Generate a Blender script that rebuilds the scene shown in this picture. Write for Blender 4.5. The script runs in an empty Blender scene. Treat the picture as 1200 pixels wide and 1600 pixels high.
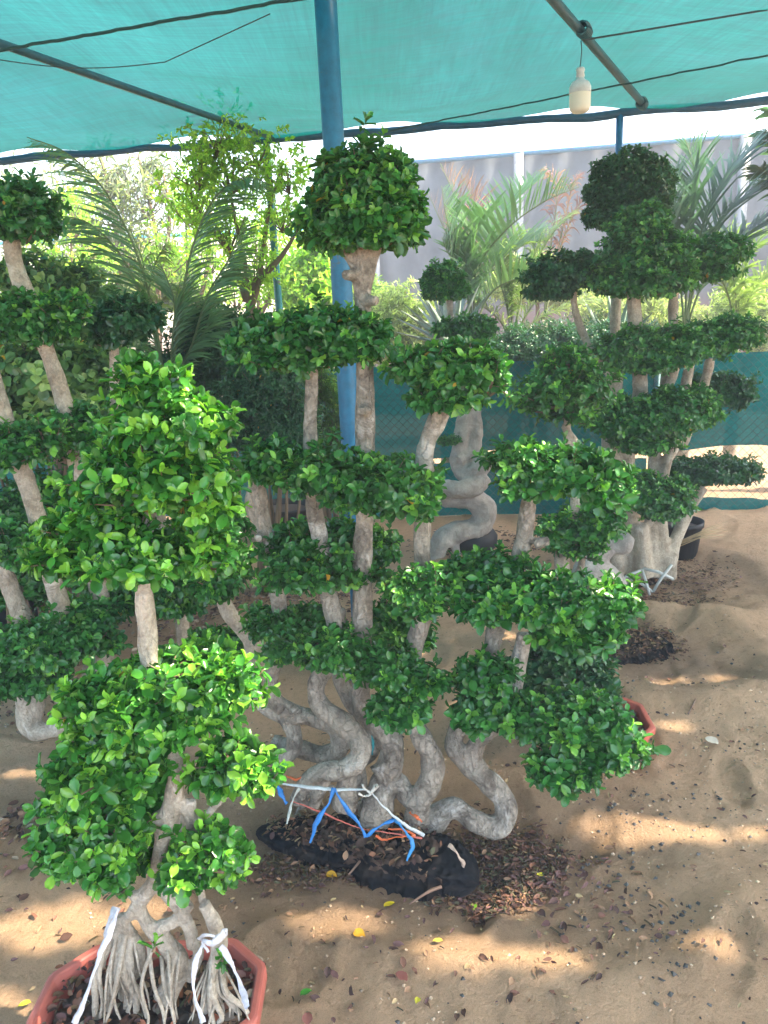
import bpy, math, random
import numpy as np
from mathutils import Matrix, Vector

# ------------------------------------------------------------------ camera
scene = bpy.context.scene
W_, H_, F_ = 1200.0, 1600.0, 1232.0
EYE = 1.6
PITCH, ROLL = math.radians(15), math.radians(-2.7)
cam_d = bpy.data.cameras.new('camera'); cam = bpy.data.objects.new('camera', cam_d)
scene.collection.objects.link(cam); scene.camera = cam
Mrot = Matrix.Rotation(math.pi/2-PITCH, 3, 'X') @ Matrix.Rotation(ROLL, 3, 'Z')
cam.matrix_world = Matrix.Translation((0, 0, EYE)) @ Mrot.to_4x4()
cam_d.sensor_fit = 'VERTICAL'; cam_d.sensor_height = 36; cam_d.lens = F_/H_*36
cam_d.clip_start = 0.05; cam_d.clip_end = 2000
MR = np.array(Mrot)
# ------------------------------------------------------------------ light
SUN_EL, SUN_AZ = math.radians(50), math.radians(100)      # azimuth from +Y towards +X
SUN_DIR = np.array([math.cos(SUN_EL)*math.sin(SUN_AZ), math.cos(SUN_EL)*math.cos(SUN_AZ), math.sin(SUN_EL)])
world = bpy.data.worlds.new("World"); scene.world = world; world.use_nodes = True
wn = world.node_tree.nodes; wl = world.node_tree.links
sky = wn.new('ShaderNodeTexSky'); sky.sky_type = 'NISHITA'; sky.sun_disc = False
sky.sun_elevation = SUN_EL; sky.sun_rotation = SUN_AZ
sky.air_density = 1.0; sky.dust_density = 3.0; sky.ozone_density = 1.0
wl.new(sky.outputs[0], wn['Background'].inputs[0]); wn['Background'].inputs[1].default_value = 0.15
sun_d = bpy.data.lights.new('sun', 'SUN'); sun = bpy.data.objects.new('sun', sun_d)
scene.collection.objects.link(sun)
sun_d.energy = 2.9; sun_d.angle = math.radians(1.0); sun_d.color = (1.0, 0.84, 0.64)
sun.rotation_euler = Vector(SUN_DIR).to_track_quat('Z', 'Y').to_euler()
scene.view_settings.view_transform = 'Standard'; scene.view_settings.look = 'None'
scene.view_settings.exposure = 3.2; scene.view_settings.gamma = 1.0
scene.cycles.transparent_max_bounces = 24
scene.cycles.max_bounces = 8; scene.cycles.diffuse_bounces = 4; scene.cycles.transmission_bounces = 6

# ------------------------------------------------------------------ helpers
COL = scene.collection
def ray(x, y): return MR @ np.array([(x-600)/F_, -(y-800)/F_, -1.0])
def G(x, y, z=0.0):                       # pixel -> point on the level z
    d = ray(x, y); t = (z-EYE)/d[2]; return np.array([0, 0, EYE])+d*t
def P(x, y, Y):                           # pixel -> point at forward distance Y
    d = ray(x, y); t = Y/d[1]; return np.array([0, 0, EYE])+d*t
def T(x, y, Y): return Y/ray(x, y)[1]     # distance along the lens axis

def tag(o, label=None, cat=None, group=None, kind=None):
    if label: o['label'] = label
    if cat: o['category'] = cat
    if group: o['group'] = group
    if kind: o['kind'] = kind
    return o
def empty(name, loc, label, cat, group=None):
    o = bpy.data.objects.new(name, None); COL.objects.link(o)
    o.empty_display_size = 0.1
    o.location = [float(v) for v in loc]; return tag(o, label, cat, group)
def link_mesh(name, me, mats, parent=None, smooth=True):
    o = bpy.data.objects.new(name, me); COL.objects.link(o)
    for m in (mats if isinstance(mats, (list, tuple)) else [mats]): me.materials.append(m)
    if smooth: me.polygons.foreach_set('use_smooth', np.ones(len(me.polygons), bool))
    if parent is not None:
        o.parent = parent; 
        root = parent
        loc = Vector((0, 0, 0))
        while root is not None: loc += root.location; root = root.parent
        me.transform(Matrix.Translation(-loc))
    return o

class MB:
    """collects geometry: verts, faces, material index, colour per face"""
    def __init__(s): s.v = []; s.f = []; s.m = []; s.c = []; s.n = 0
    def add(s, v, f, m=0, c=None):
        v = np.asarray(v, float)
        s.v.append(v); s.f += [tuple(int(i)+s.n for i in q) for q in f]; s.m += [m]*len(f)
        s.c.append(np.tile(c if c is not None else (1, 1, 1), (len(v), 1)) if (c is None or np.ndim(c) == 1) else np.asarray(c))
        s.n += len(v)
    def addnp(s, v, f, m=0, c=None):
        s.add(v, f.tolist(), m, c)
    def tube(s, pts, rad, seg=8, m=0, c=None, caps=True, lump=0.0, seed=0, flat=1.0):
        pts = np.asarray(pts, float); n = len(pts)
        rad = np.broadcast_to(np.asarray(rad, float), (n,)) if np.ndim(rad) else np.full(n, float(rad))
        tan = np.gradient(pts, axis=0); tan /= np.linalg.norm(tan, axis=1)[:, None]+1e-12
        ref = np.array([0, 0, 1.0]) if abs(tan[0][2]) < .9 else np.array([1.0, 0, 0])
        u = np.cross(tan[0], ref); u /= np.linalg.norm(u)
        V = []; rs = np.random.RandomState(seed)
        ph = rs.rand(4)*6.28; a = np.arange(seg)*2*math.pi/seg
        for i in range(n):
            u = u-tan[i]*np.dot(u, tan[i]); u /= np.linalg.norm(u)+1e-12
            w = np.cross(tan[i], u)
            rr = rad[i]*(1+lump*(np.sin(2*a+ph[0]+i*.35)*.5+np.sin(3*a+ph[1]-i*.5)*.4+.5*math.sin(i*.9+ph[2])))
            V.append(pts[i]+np.outer(np.cos(a)*rr, u)+np.outer(np.sin(a)*rr*flat, w))
        V = np.concatenate(V); Fc = []
        for i in range(n-1):
            for j in range(seg):
                k = (j+1) % seg
                Fc.append((i*seg+j, i*seg+k, (i+1)*seg+k, (i+1)*seg+j))
        if caps:
            Fc.append(tuple(range(seg-1, -1, -1))); Fc.append(tuple((n-1)*seg+j for j in range(seg)))
        s.add(V, Fc, m, c)
    def box(s, c0, size, rot=0, m=0, c=None):
        x, y, z = np.array(size)/2
        v = np.array([[i*x, j*y, k*z] for i in (-1, 1) for j in (-1, 1) for k in (-1, 1)])
        R = np.array([[math.cos(rot), -math.sin(rot), 0], [math.sin(rot), math.cos(rot), 0], [0, 0, 1]])
        s.add(v@R.T+np.array(c0), [(0, 1, 3, 2), (4, 6, 7, 5), (0, 4, 5, 1), (2, 3, 7, 6), (0, 2, 6, 4), (1, 5, 7, 3)], m, c)
    def lathe(s, prof, centre, seg=20, m=0, c=None):
        V = []; 
        for r, z in prof:
            for j in range(seg):
                a = 2*math.pi*j/seg; V.append((r*math.cos(a), r*math.sin(a), z))
        Fc = [(i*seg+j, i*seg+(j+1) % seg, (i+1)*seg+(j+1) % seg, (i+1)*seg+j) for i in range(len(prof)-1) for j in range(seg)]
        s.add(np.array(V)+np.array(centre), Fc, m, c)
    def build(s, name, mats, parent=None, smooth=True):
        me = bpy.data.meshes.new(name)
        v = np.concatenate(s.v)
        me.from_pydata(v.tolist(), [], s.f)
        me.polygons.foreach_set('material_index', np.array(s.m, np.int32))
        a = me.color_attributes.new('tint', 'FLOAT_COLOR', 'POINT')
        c = np.concatenate(s.c); a.data.foreach_set('color', np.hstack([c, np.ones((len(c), 1))]).astype(np.float32).ravel())
        me.update()
        return link_mesh(name, me, mats, parent, smooth)

def fast_mesh(name, V, tris, quads, col, mats, parent=None, smooth=True):
    """numpy arrays straight into a mesh"""
    me = bpy.data.meshes.new(name)
    nt, nq = len(tris), len(quads)
    me.vertices.add(len(V)); me.vertices.foreach_set('co', V.astype(np.float32).ravel())
    loops = np.concatenate([tris.ravel(), quads.ravel()]).astype(np.int32)
    me.loops.add(len(loops)); me.loops.foreach_set('vertex_index', loops)
    me.polygons.add(nt+nq)
    ls = np.concatenate([np.arange(nt)*3, nt*3+np.arange(nq)*4]).astype(np.int32)
    me.polygons.foreach_set('loop_start', ls)
    me.update(calc_edges=True)
    a = me.color_attributes.new('tint', 'FLOAT_COLOR', 'POINT')
    a.data.foreach_set('color', np.hstack([col, np.ones((len(col), 1))]).astype(np.float32).ravel())
    return link_mesh(name, me, mats, parent, smooth)

def smooth_path(pts, rad, sub=6):
    """Catmull-Rom through points, radii likewise"""
    A = np.hstack([np.asarray(pts, float), np.asarray(rad, float)[:, None]])
    A = np.vstack([2*A[0]-A[1], A, 2*A[-1]-A[-2]])
    out = []
    for i in range(1, len(A)-2):
        p0, p1, p2, p3 = A[i-1:i+3]
        for k in range(sub):
            t = k/sub
            out.append(.5*((2*p1)+(-p0+p2)*t+(2*p0-5*p1+4*p2-p3)*t*t+(-p0+3*p1-3*p2+p3)*t**3))
    out.append(A[-2]); out = np.array(out)
    return out[:, :3], np.abs(out[:, 3])

# value noise, vectorised
def vnoise(x, y, seed=0):
    xi = np.floor(x).astype(np.int64); yi = np.floor(y).astype(np.int64)
    xf = x-xi; yf = y-yi; xf = xf*xf*(3-2*xf); yf = yf*yf*(3-2*yf)
    def h(a, b):
        n = (a*374761393+b*668265263+seed*1442695041) & 0x7fffffff
        n = ((n ^ (n >> 13))*1274126177) & 0x7fffffff
        return ((n ^ (n >> 16)) & 0xffff)/65535.0
    return (h(xi, yi)*(1-xf)+h(xi+1, yi)*xf)*(1-yf)+(h(xi, yi+1)*(1-xf)+h(xi+1, yi+1)*xf)*yf
def fbm(x, y, seed=0, oc=4):
    s = 0; a = .5
    for o in range(oc): s = s+a*(vnoise(x*2**o, y*2**o, seed+o)-.5); a *= .5
    return s

# ------------------------------------------------------------------ materials
def mat(name, rough=0.6, col=(.5, .5, .5), spec=0.5):
    m = bpy.data.materials.new(name); m.use_nodes = True
    b = m.node_tree.nodes['Principled BSDF']
    b.inputs['Base Color'].default_value = (*col, 1); b.inputs['Roughness'].default_value = rough
    b.inputs['Specular IOR Level'].default_value = spec
    return m, m.node_tree.nodes, m.node_tree.links, b
def noise(n, l, scale, detail=4, coord=None, rough=.6, dist=0):
    t = n.new('ShaderNodeTexNoise'); t.inputs['Scale'].default_value = scale
    t.inputs['Detail'].default_value = detail; t.inputs['Roughness'].default_value = rough
    t.inputs['Distortion'].default_value = dist
    if coord is not None: l.new(coord, t.inputs['Vector'])
    return t
def ramp(n, l, src, stops):
    r = n.new('ShaderNodeValToRGB'); e = r.color_ramp.elements
    while len(e) < len(stops): e.new(0.5)
    for i, (p, c) in enumerate(stops): e[i].position = p; e[i].color = (*c, 1)
    l.new(src, r.inputs[0]); return r
def bump(n, l, b, src, strength, dist):
    k = n.new('ShaderNodeBump'); k.inputs['Strength'].default_value = strength; k.inputs['Distance'].default_value = dist
    l.new(src, k.inputs['Height']); l.new(k.outputs[0], b.inputs['Normal']); return k
def leaf_mat(name, rough=.38, trans=.3, spec=.5, tcol=(1.3, 1.7, .5)):
    m, n, l, b = mat(name, rough, spec=spec)
    a = n.new('ShaderNodeAttribute'); a.attribute_name = 'tint'
    geo = n.new('ShaderNodeNewGeometry')
    # the underside of a leaf is paler and duller than its face
    mx = n.new('ShaderNodeMix'); mx.data_type = 'RGBA'; mx.inputs[0].default_value = 0
    pale = n.new('ShaderNodeMix'); pale.data_type = 'RGBA'; pale.inputs[0].default_value = .35
    l.new(a.outputs['Color'], pale.inputs[6]); pale.inputs[7].default_value = (.12, .19, .08, 1)
    l.new(geo.outputs['Backfacing'], mx.inputs[0]); l.new(a.outputs['Color'], mx.inputs[6]); l.new(pale.outputs[2], mx.inputs[7])
    l.new(mx.outputs[2], b.inputs['Base Color'])
    tr = n.new('ShaderNodeBsdfTranslucent')
    mu = n.new('ShaderNodeMix'); mu.data_type = 'RGBA'; mu.blend_type = 'MULTIPLY'; mu.inputs[0].default_value = 1
    l.new(a.outputs['Color'], mu.inputs[6]); mu.inputs[7].default_value = (*tcol, 1)
    l.new(mu.outputs[2], tr.inputs[0])
    ms = n.new('ShaderNodeMixShader'); ms.inputs[0].default_value = trans
    l.new(b.outputs[0], ms.inputs[1]); l.new(tr.outputs[0], ms.inputs[2])
    l.new(ms.outputs[0], n['Material Output'].inputs[0]); return m
M = {}
M['leaf'] = leaf_mat('glossy_leaf', .27, .24, .5)
M['leaf_soft'] = leaf_mat('soft_leaf', .55, .5, .3)
M['frond'] = leaf_mat('palm_leaf', .5, .3, .35, (1.2, 1.5, .7))
M['litter'] = leaf_mat('dead_leaf', .75, .1, .2, (1.2, .9, .6))

def bark(name, dark, light, spot, scale=1.0, bstr=.6):
    m, n, l, b = mat(name, .85, spec=.2)
    tc = n.new('ShaderNodeTexCoord').outputs['Object']
    a = noise(n, l, 14*scale, 6, tc, .65, .6); r = ramp(n, l, a.outputs[0], [(.34, dark), (.52, light), (.72, tuple(min(1, c*1.3) for c in light))])
    s = noise(n, l, 120*scale, 3, tc); rs = ramp(n, l, s.outputs[0], [(.42, (0, 0, 0)), (.62, (1, 1, 1))])
    mx = n.new('ShaderNodeMix'); mx.data_type = 'RGBA'; mx.blend_type = 'MULTIPLY'; mx.inputs[0].default_value = .22
    l.new(r.outputs[0], mx.inputs[6]); l.new(rs.outputs[0], mx.inputs[7])
    w = noise(n, l, 5*scale, 5, tc, .7, 1.5); rw = ramp(n, l, w.outputs[0], [(.56, (0, 0, 0)), (.66, (1, 1, 1))])
    m2 = n.new('ShaderNodeMix'); m2.data_type = 'RGBA'; l.new(rw.outputs[0], m2.inputs[0])
    l.new(mx.outputs[2], m2.inputs[6]); m2.inputs[7].default_value = (*spot, 1)
    l.new(m2.outputs[2], b.inputs['Base Color'])
    v = n.new('ShaderNodeTexVoronoi'); v.feature = 'DISTANCE_TO_EDGE'; v.inputs['Scale'].default_value = 45*scale
    mp = n.new('ShaderNodeMapping'); mp.inputs['Scale'].default_value = (1, 1, .45); l.new(tc, mp.inputs[0]); 
    wv = n.new('ShaderNodeVectorMath'); wv.operation = 'MULTIPLY_ADD'; l.new(a.outputs['Color'], wv.inputs[0]); wv.inputs[1].default_value = (.06,)*3
    l.new(mp.outputs[0], wv.inputs[2]); l.new(wv.outputs[0], v.inputs['Vector'])
    rv = ramp(n, l, v.outputs[0], [(0, (0, 0, 0)), (.12, (1, 1, 1))])
    ad = n.new('ShaderNodeMath'); ad.operation = 'ADD'; l.new(rv.outputs[0], ad.inputs[0]); 
    sc = n.new('ShaderNodeMath'); sc.operation = 'MULTIPLY'; sc.inputs[1].default_value = 1.6; l.new(s.outputs[0], sc.inputs[0]); l.new(sc.outputs[0], ad.inputs[1])
    bump(n, l, b, ad.outputs[0], bstr, .004)
    if bstr < .5: mx.inputs[0].default_value = .12
    return m
M['bark'] = bark('ficus_bark', (.27, .225, .165), (.42, .365, .285), (.54, .49, .41))
M['bark_root'] = bark('ficus_root_bark', (.15, .125, .10), (.36, .32, .26), (.52, .48, .42), .9, .9)
M['bark_smooth'] = bark('smooth_grey_bark', (.27, .24, .21), (.40, .36, .32), (.24, .21, .18), .8, .45)
M['twig'] = mat('twig_bark', .85, (.16, .115, .075), .2)[0]
M['stem'] = mat('green_stem', .7, (.13, .17, .07), .3)[0]

def tint_mat(name, rough=.6, spec=.4, bscale=None, bstr=.2, metal=0):
    m, n, l, b = mat(name, rough, spec=spec); b.inputs['Metallic'].default_value = metal
    a = n.new('ShaderNodeAttribute'); a.attribute_name = 'tint'
    tc = n.new('ShaderNodeTexCoord').outputs['Object']
    nz = noise(n, l, bscale or 12, 6, tc); r = ramp(n, l, nz.outputs[0], [(.3, (.72, .72, .72)), (.7, (1.15, 1.15, 1.15))])
    mx = n.new('ShaderNodeMix'); mx.data_type = 'RGBA'; mx.blend_type = 'MULTIPLY'; mx.inputs[0].default_value = 1
    l.new(a.outputs['Color'], mx.inputs[6]); l.new(r.outputs[0], mx.inputs[7]); l.new(mx.outputs[2], b.inputs['Base Color'])
    if bscale: bump(n, l, b, nz.outputs[0], bstr, .003)
    return m
M['plain'] = tint_mat('worn_surface', .6, .4, 18)
M['ribbon'] = tint_mat('plastic_ribbon', .45, .5, 60, .3)
M['wire'] = mat('dark_wire', .6, (.03, .045, .05))[0]
M['rope'] = mat('dark_green_lacing', .8, (.012, .06, .06))[0]

# sand
def sand():
    m, n, l, b = mat('sand', .92, spec=.15)
    tc = n.new('ShaderNodeTexCoord').outputs['Object']
    a = noise(n, l, 1.1, 6, tc, .6, .5); r = ramp(n, l, a.outputs[0], [(.32, (.64, .42, .255)), (.5, (.72, .49, .305)), (.7, (.78, .545, .35))])
    f = noise(n, l, 34, 9, tc, .8, .4); rf = ramp(n, l, f.outputs[0], [(.30, (.42, .37, .33)), (.395, (.86, .83, .80)), (.47, (1, 1, 1)), (.75, (1.15, 1.13, 1.1))])
    mx = n.new('ShaderNodeMix'); mx.data_type = 'RGBA'; mx.blend_type = 'MULTIPLY'; mx.inputs[0].default_value = .9
    l.new(r.outputs[0], mx.inputs[6]); l.new(rf.outputs[0], mx.inputs[7])
    g = noise(n, l, 420, 2, tc); rg = ramp(n, l, g.outputs[0], [(.3, (.62, .6, .58)), (.55, (1.05, 1.05, 1.05))])
    m3 = n.new('ShaderNodeMix'); m3.data_type = 'RGBA'; m3.blend_type = 'MULTIPLY'; m3.inputs[0].default_value = .55
    l.new(mx.outputs[2], m3.inputs[6]); l.new(rg.outputs[0], m3.inputs[7])
    # damp / humus stained places are an attribute of the ground itself
    at = n.new('ShaderNodeAttribute'); at.attribute_name = 'tint'
    m4 = n.new('ShaderNodeMix'); m4.data_type = 'RGBA'; m4.blend_type = 'MULTIPLY'; m4.inputs[0].default_value = 1
    l.new(m3.outputs[2], m4.inputs[6]); l.new(at.outputs['Color'], m4.inputs[7])
    l.new(m4.outputs[2], b.inputs['Base Color'])
    ad = n.new('ShaderNodeMath'); ad.operation = 'MULTIPLY_ADD'; ad.inputs[1].default_value = .5
    g2 = noise(n, l, 110, 5, tc, .7); l.new(g2.outputs[0], ad.inputs[0]); l.new(f.outputs[0], ad.inputs[2]); bump(n, l, b, ad.outputs[0], 1.0, .09)
    return m
M['sand'] = sand()

def net_mat(name, col, seed, dens=1.0, transp=.28, weave=900, tl=.6, sun_patch=.75):
    """knitted shade net: part open (light passes), part translucent tape, part reflecting"""
    m, n, l, b = mat(name, .95, spec=.03)
    tc = n.new('ShaderNodeTexCoord').outputs['Object']
    mp = n.new('ShaderNodeMapping'); mp.inputs['Location'].default_value = (seed*3.1, seed*1.7, 0); l.new(tc, mp.inputs[0])
    # paler areas painted in as sun patches on the cloth, and lengthwise knitting bands
    a = noise(n, l, .42, 6, mp.outputs[0], .62, 1.2)
    r = ramp(n, l, a.outputs[0], [(.38, col), (.62, tuple(c*(1-sun_patch)+v*sun_patch for c, v in zip(col, (.008, .100, .098))))])
    mb = n.new('ShaderNodeMapping'); mb.inputs['Rotation'].default_value = (0, 0, math.radians(28)); mb.inputs['Scale'].default_value = (.6, 26, 26); l.new(tc, mb.inputs[0])
    st = noise(n, l, 1.5, 5, mb.outputs[0], .7); rst = ramp(n, l, st.outputs[0], [(.3, (.76, .76, .76)), (.7, (1.14, 1.14, 1.14))])
    mb2 = n.new('ShaderNodeMapping'); mb2.inputs['Scale'].default_value = (40, 1, 40); mb2.inputs['Rotation'].default_value = (0, 0, math.radians(20)); l.new(tc, mb2.inputs[0])
    st2 = noise(n, l, 1.3, 4, mb2.outputs[0], .7); rst2 = ramp(n, l, st2.outputs[0], [(.3, (.78, .78, .78)), (.7, (1.14, 1.14, 1.14))])
    mx = n.new('ShaderNodeMix'); mx.data_type = 'RGBA'; mx.blend_type = 'MULTIPLY'; mx.inputs[0].default_value = 1
    l.new(r.outputs[0], mx.inputs[6]); l.new(rst.outputs[0], mx.inputs[7])
    my = n.new('ShaderNodeMix'); my.data_type = 'RGBA'; my.blend_type = 'MULTIPLY'; my.inputs[0].default_value = 1
    l.new(mx.outputs[2], my.inputs[6]); l.new(rst2.outputs[0], my.inputs[7])
    l.new(my.outputs[2], b.inputs['Base Color'])
    tr = n.new('ShaderNodeBsdfTranslucent'); l.new(my.outputs[2], tr.inputs[0])
    tp = n.new('ShaderNodeBsdfTransparent')
    s1 = n.new('ShaderNodeMixShader'); s1.inputs[0].default_value = tl; l.new(b.outputs[0], s1.inputs[1]); l.new(tr.outputs[0], s1.inputs[2])
    s2 = n.new('ShaderNodeMixShader'); l.new(s1.outputs[0], s2.inputs[1]); l.new(tp.outputs[0], s2.inputs[2])
    ro = n.new('ShaderNodeMapRange'); ro.inputs[1].default_value = .3; ro.inputs[2].default_value = .7
    ro.inputs[3].default_value = transp*1.25; ro.inputs[4].default_value = transp*.75; l.new(st.outputs[0], ro.inputs[0]); l.new(ro.outputs[0], s2.inputs[0])
    l.new(s2.outputs[0], n['Material Output'].inputs[0]); return m
M['net'] = net_mat('teal_shade_net', (.0, .062, .048), 1, transp=.04)
M['screen'] = net_mat('green_fence_cloth', (.0002, .15, .155), 4, transp=.02, tl=.3, sun_patch=0)

# ------------------------------------------------------------------ ground
BASE2 = G(580, 1290)
_r = np.random.RandomState(12); FOOT = [(_r.uniform(.2, 1.5), _r.uniform(1.5, 3.9), _r.uniform(-.6, .6)) for _ in range(22)]+[(_r.uniform(-1.2, .4), _r.uniform(1.4, 1.8), _r.uniform(-1.5, 1.5)) for _ in range(6)]
def ground_h(x, y):
    near = np.clip(1-(np.hypot(x, y-3)-7)/4, 0, 1)
    h = fbm(x*1.1, y*1.1, 3, 3)*.06+fbm(x*5, y*5, 7, 4)*.03+fbm(x*20, y*20, 17, 3)*.020
    # shallow dug basin with a low rim round the big root bag
    c, s = math.cos(.30), math.sin(.30); X = (x+.08)*c-(y-2.08)*s*-1; Yy = -(x+.08)*-s+(y-2.08)*c
    d = np.sqrt(((x+.05+.25*(y-2.08))/.72)**2+((y-2.04+.22*(x+.05))/.34)**2)
    h = h+.035*np.exp(-((d-1.25)/.22)**2)-.03*np.exp(-(d/.8)**2)
    d2 = np.hypot(x-1.25, y-3.25)/.35; h = h+.04*np.exp(-((d2-1.2)/.3)**2)
    d3 = np.hypot((x-1.6)/.9, y-4.1)/.4; h = h+.05*np.exp(-((d3-1.5)/.3)**2)
    h = h+.05*np.exp(-(np.hypot((x-.35)/.5, (y-2.75)/.35))**2)
    rid = 1-np.abs(fbm(x*2.3, y*2.3, 51, 3))*4; h = h+.018*np.clip(rid, 0, 1)**3
    for fx_, fy_, fa in FOOT:
        c_, s_ = math.cos(fa), math.sin(fa); X_ = (x-fx_)*c_+(y-fy_)*s_; Y_ = -(x-fx_)*s_+(y-fy_)*c_
        e_ = np.sqrt((X_/.05)**2+(Y_/.13)**2); h = h-.016*np.exp(-e_**4)+.007*np.exp(-((e_-1.25)/.25)**2)
    return h*near
def make_ground():
    fx = np.arange(-3.6, 3.6, .018); xs = np.concatenate([[-60, -30, -16, -10, -7, -5.5, -4.6, -4], fx, [3.7, 4, 4.6, 5.5, 7, 10, 16, 30, 60]])
    fy = np.arange(.9, 6.3, .018); ys = np.concatenate([[-20, -8, -3, -1, 0, .5], fy, [6.4, 6.8, 7.5, 8.5, 10, 13, 18, 28, 50, 75]])
    X, Y = np.meshgrid(xs, ys); Z = ground_h(X, Y)
    V = np.stack([X.ravel(), Y.ravel(), Z.ravel()], 1)
    nx = len(xs); ny = len(ys); i = np.arange((ny-1)*nx).reshape(ny-1, nx)[:, :-1].ravel()
    Q = np.stack([i, i+1, i+nx+1, i+nx], 1)
    x, y = V[:, 0], V[:, 1]
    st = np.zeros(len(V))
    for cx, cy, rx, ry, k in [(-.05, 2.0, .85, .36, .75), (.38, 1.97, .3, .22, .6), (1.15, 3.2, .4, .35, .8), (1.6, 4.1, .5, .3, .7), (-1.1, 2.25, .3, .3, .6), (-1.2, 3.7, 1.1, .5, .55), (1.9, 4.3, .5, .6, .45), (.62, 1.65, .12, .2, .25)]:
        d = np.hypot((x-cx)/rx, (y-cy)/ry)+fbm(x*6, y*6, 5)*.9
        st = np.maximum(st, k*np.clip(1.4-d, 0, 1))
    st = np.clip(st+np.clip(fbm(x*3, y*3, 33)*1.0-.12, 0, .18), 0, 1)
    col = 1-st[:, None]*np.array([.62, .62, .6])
    o = fast_mesh('ground', V, np.zeros((0, 3), int), Q, col, M['sand']); tag(o, kind='structure')
make_ground()

# ------------------------------------------------------------------ leaf geometry
def leaf_template(kind='ficus'):
    if kind == 'ficus':      # obovate, slightly folded, tip curled down
        rows = [(.15, .17), (.40, .41), (.70, .46), (.93, .25)]
    elif kind == 'lance': rows = [(.2, .12), (.55, .14)]
    elif kind == 'small': rows = [(.5, .36)]
    v = [(0, 0, 0)]
    for y, w in rows: v += [(-w, y, .10-.12*y*y+.05), (0, y, .02-.14*y*y), (w, y, .10-.12*y*y+.05)]
    v.append((0, 1, -.16)); v = np.array(v)
    t = [(0, 2, 1), (0, 3, 2)]; q = []
    for r in range(len(rows)-1):
        a = 1+3*r; q += [(a, a+1, a+4, a+3), (a+1, a+2, a+5, a+4)]
    a = 1+3*(len(rows)-1); e = len(v)-1; t += [(a, a+1, e), (a+1, a+2, e)]
    return v, np.array(t), np.array(q).reshape(-1, 4)
TPL = {k: leaf_template(k) for k in ('ficus', 'lance', 'small')}
def norm(a): return a/(np.linalg.norm(a, axis=-1, keepdims=True)+1e-9)
def leaves_geo(pos, L, N, size, wid, col, kind='ficus'):
    tv, tt, tq = TPL[kind]; n = len(pos)
    L = norm(L); N = norm(N-L*np.sum(N*L, -1, keepdims=True)); S = np.cross(L, N)
    s = size[:, None, None]
    V = pos[:, None, :]+s*(tv[None, :, 0, None]*wid[:, None, None]*S[:, None, :]+tv[None, :, 1, None]*L[:, None, :]+tv[None, :, 2, None]*N[:, None, :])
    k = len(tv); off = (np.arange(n)*k)[:, None, None]
    return V.reshape(-1, 3), (tt[None]+off).reshape(-1, 3), (tq[None]+off).reshape(-1, 4), np.repeat(col, k, 0)
class Leaves:
    def __init__(s): s.p = []; s.n = 0
    def add(s, V, t, q, c): s.p.append((V, t+s.n, q+s.n, c)); s.n += len(V)
    def build(s, name, mats, parent=None):
        if not s.p: s.add(np.zeros((0, 3)), np.zeros((0, 3), int), np.zeros((0, 4), int), np.zeros((0, 3)))
        return fast_mesh(name, *[np.concatenate([p[i] for p in s.p]) for i in range(4)], mats, parent)

PAL = dict(   # mature, mid, young
    bright=((.022, .105, .020), (.062, .235, .028), (.20, .44, .045)),
    mid=((.022, .098, .026), (.052, .195, .036), (.15, .36, .05)),
    far=((.026, .105, .036), (.054, .19, .045), (.12, .30, .06)),
    dark=((.020, .075, .036), (.040, .13, .048), (.06, .13, .05)),
    olive=((.06, .12, .03), (.12, .20, .05), (.26, .36, .10)),
    yellow=((.16, .28, .03), (.26, .42, .05), (.42, .55, .09)),
    pale=((.20, .24, .12), (.33, .36, .20), (.5, .52, .33)))
def rosettes(lv, tips, axis, rs, leaf, pal, young, k=7, wid=.62, kind='ficus', spread=1.0):
    n = len(tips); mature, mid, yng = [np.array(c) for c in PAL[pal]]
    base = norm(axis); ref = np.where(np.abs(base[:, 2:3]) < .9, np.array([[0, 0, 1.0]]), np.array([[1.0, 0, 0]]))
    u = norm(np.cross(base, ref)); w = np.cross(base, u)
    isy = rs.rand(n) < young*1.25  # share of young leaves raised to stand in for glossy sky highlights
    hue = rs.rand(n)
    for j in range(k):
        f = j/(k-1)                                    # 0 outer .. 1 inner
        th = (1.45-.95*f)*spread+rs.randn(n)*.22
        az = j*2.4+rs.rand(n)*.7+hue*20
        r = np.cos(az)[:, None]*u+np.sin(az)[:, None]*w
        L = np.cos(th)[:, None]*base+np.sin(th)[:, None]*r
        L = L+np.array([0, 0, -.12])+rs.randn(n, 3)*.10
        N = np.sin(th)[:, None]*base-np.cos(th)[:, None]*r+np.array([0, 0, .35])+rs.randn(n, 3)*.18
        pos = tips-base*(leaf*.75*(1-f))[..., None] if np.ndim(leaf) else tips-base*leaf*.75*(1-f)
        sz = leaf*(1.15-.40*f)*(.62+.68*rs.rand(n))
        m = np.clip(rs.rand(n)*.9+f*.25, 0, 1)[:, None]
        c = mature*(1-m)+mid*m
        yy = (isy & (f > .35))[:, None]*np.clip(.35+.75*f+rs.randn(n)*.15, 0, 1)[:, None]
        c = c*(1-yy)+yng*yy
        c = c*(.7+.65*rs.rand(n))[:, None]  # natural variation, widened to imitate highlight contrast
        dead = rs.rand(n) < .0012
        c[dead] = (.42, .25, .03)
        lv.add(*leaves_geo(pos, L, N, sz, np.full(n, wid)*(.85+.3*rs.rand(n)), c, kind))
def lobes_px(spec):
    out = []
    for cx, cy, hw, hh, Y in spec:
        c = P(cx, cy, Y); t = T(cx, cy, Y)
        rx = hw/F_*t; ry = rx*.85; vis = hh/F_*t
        el = math.atan2(EYE-c[2], np.hypot(c[0], c[1]))
        rz = math.sqrt(max(vis**2-(ry*math.sin(el))**2, (.45*vis)**2))/math.cos(el)
        out.append((c, np.array([rx, ry, min(rz, rx*1.3)])))
    return out
SEED = [0]
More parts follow.
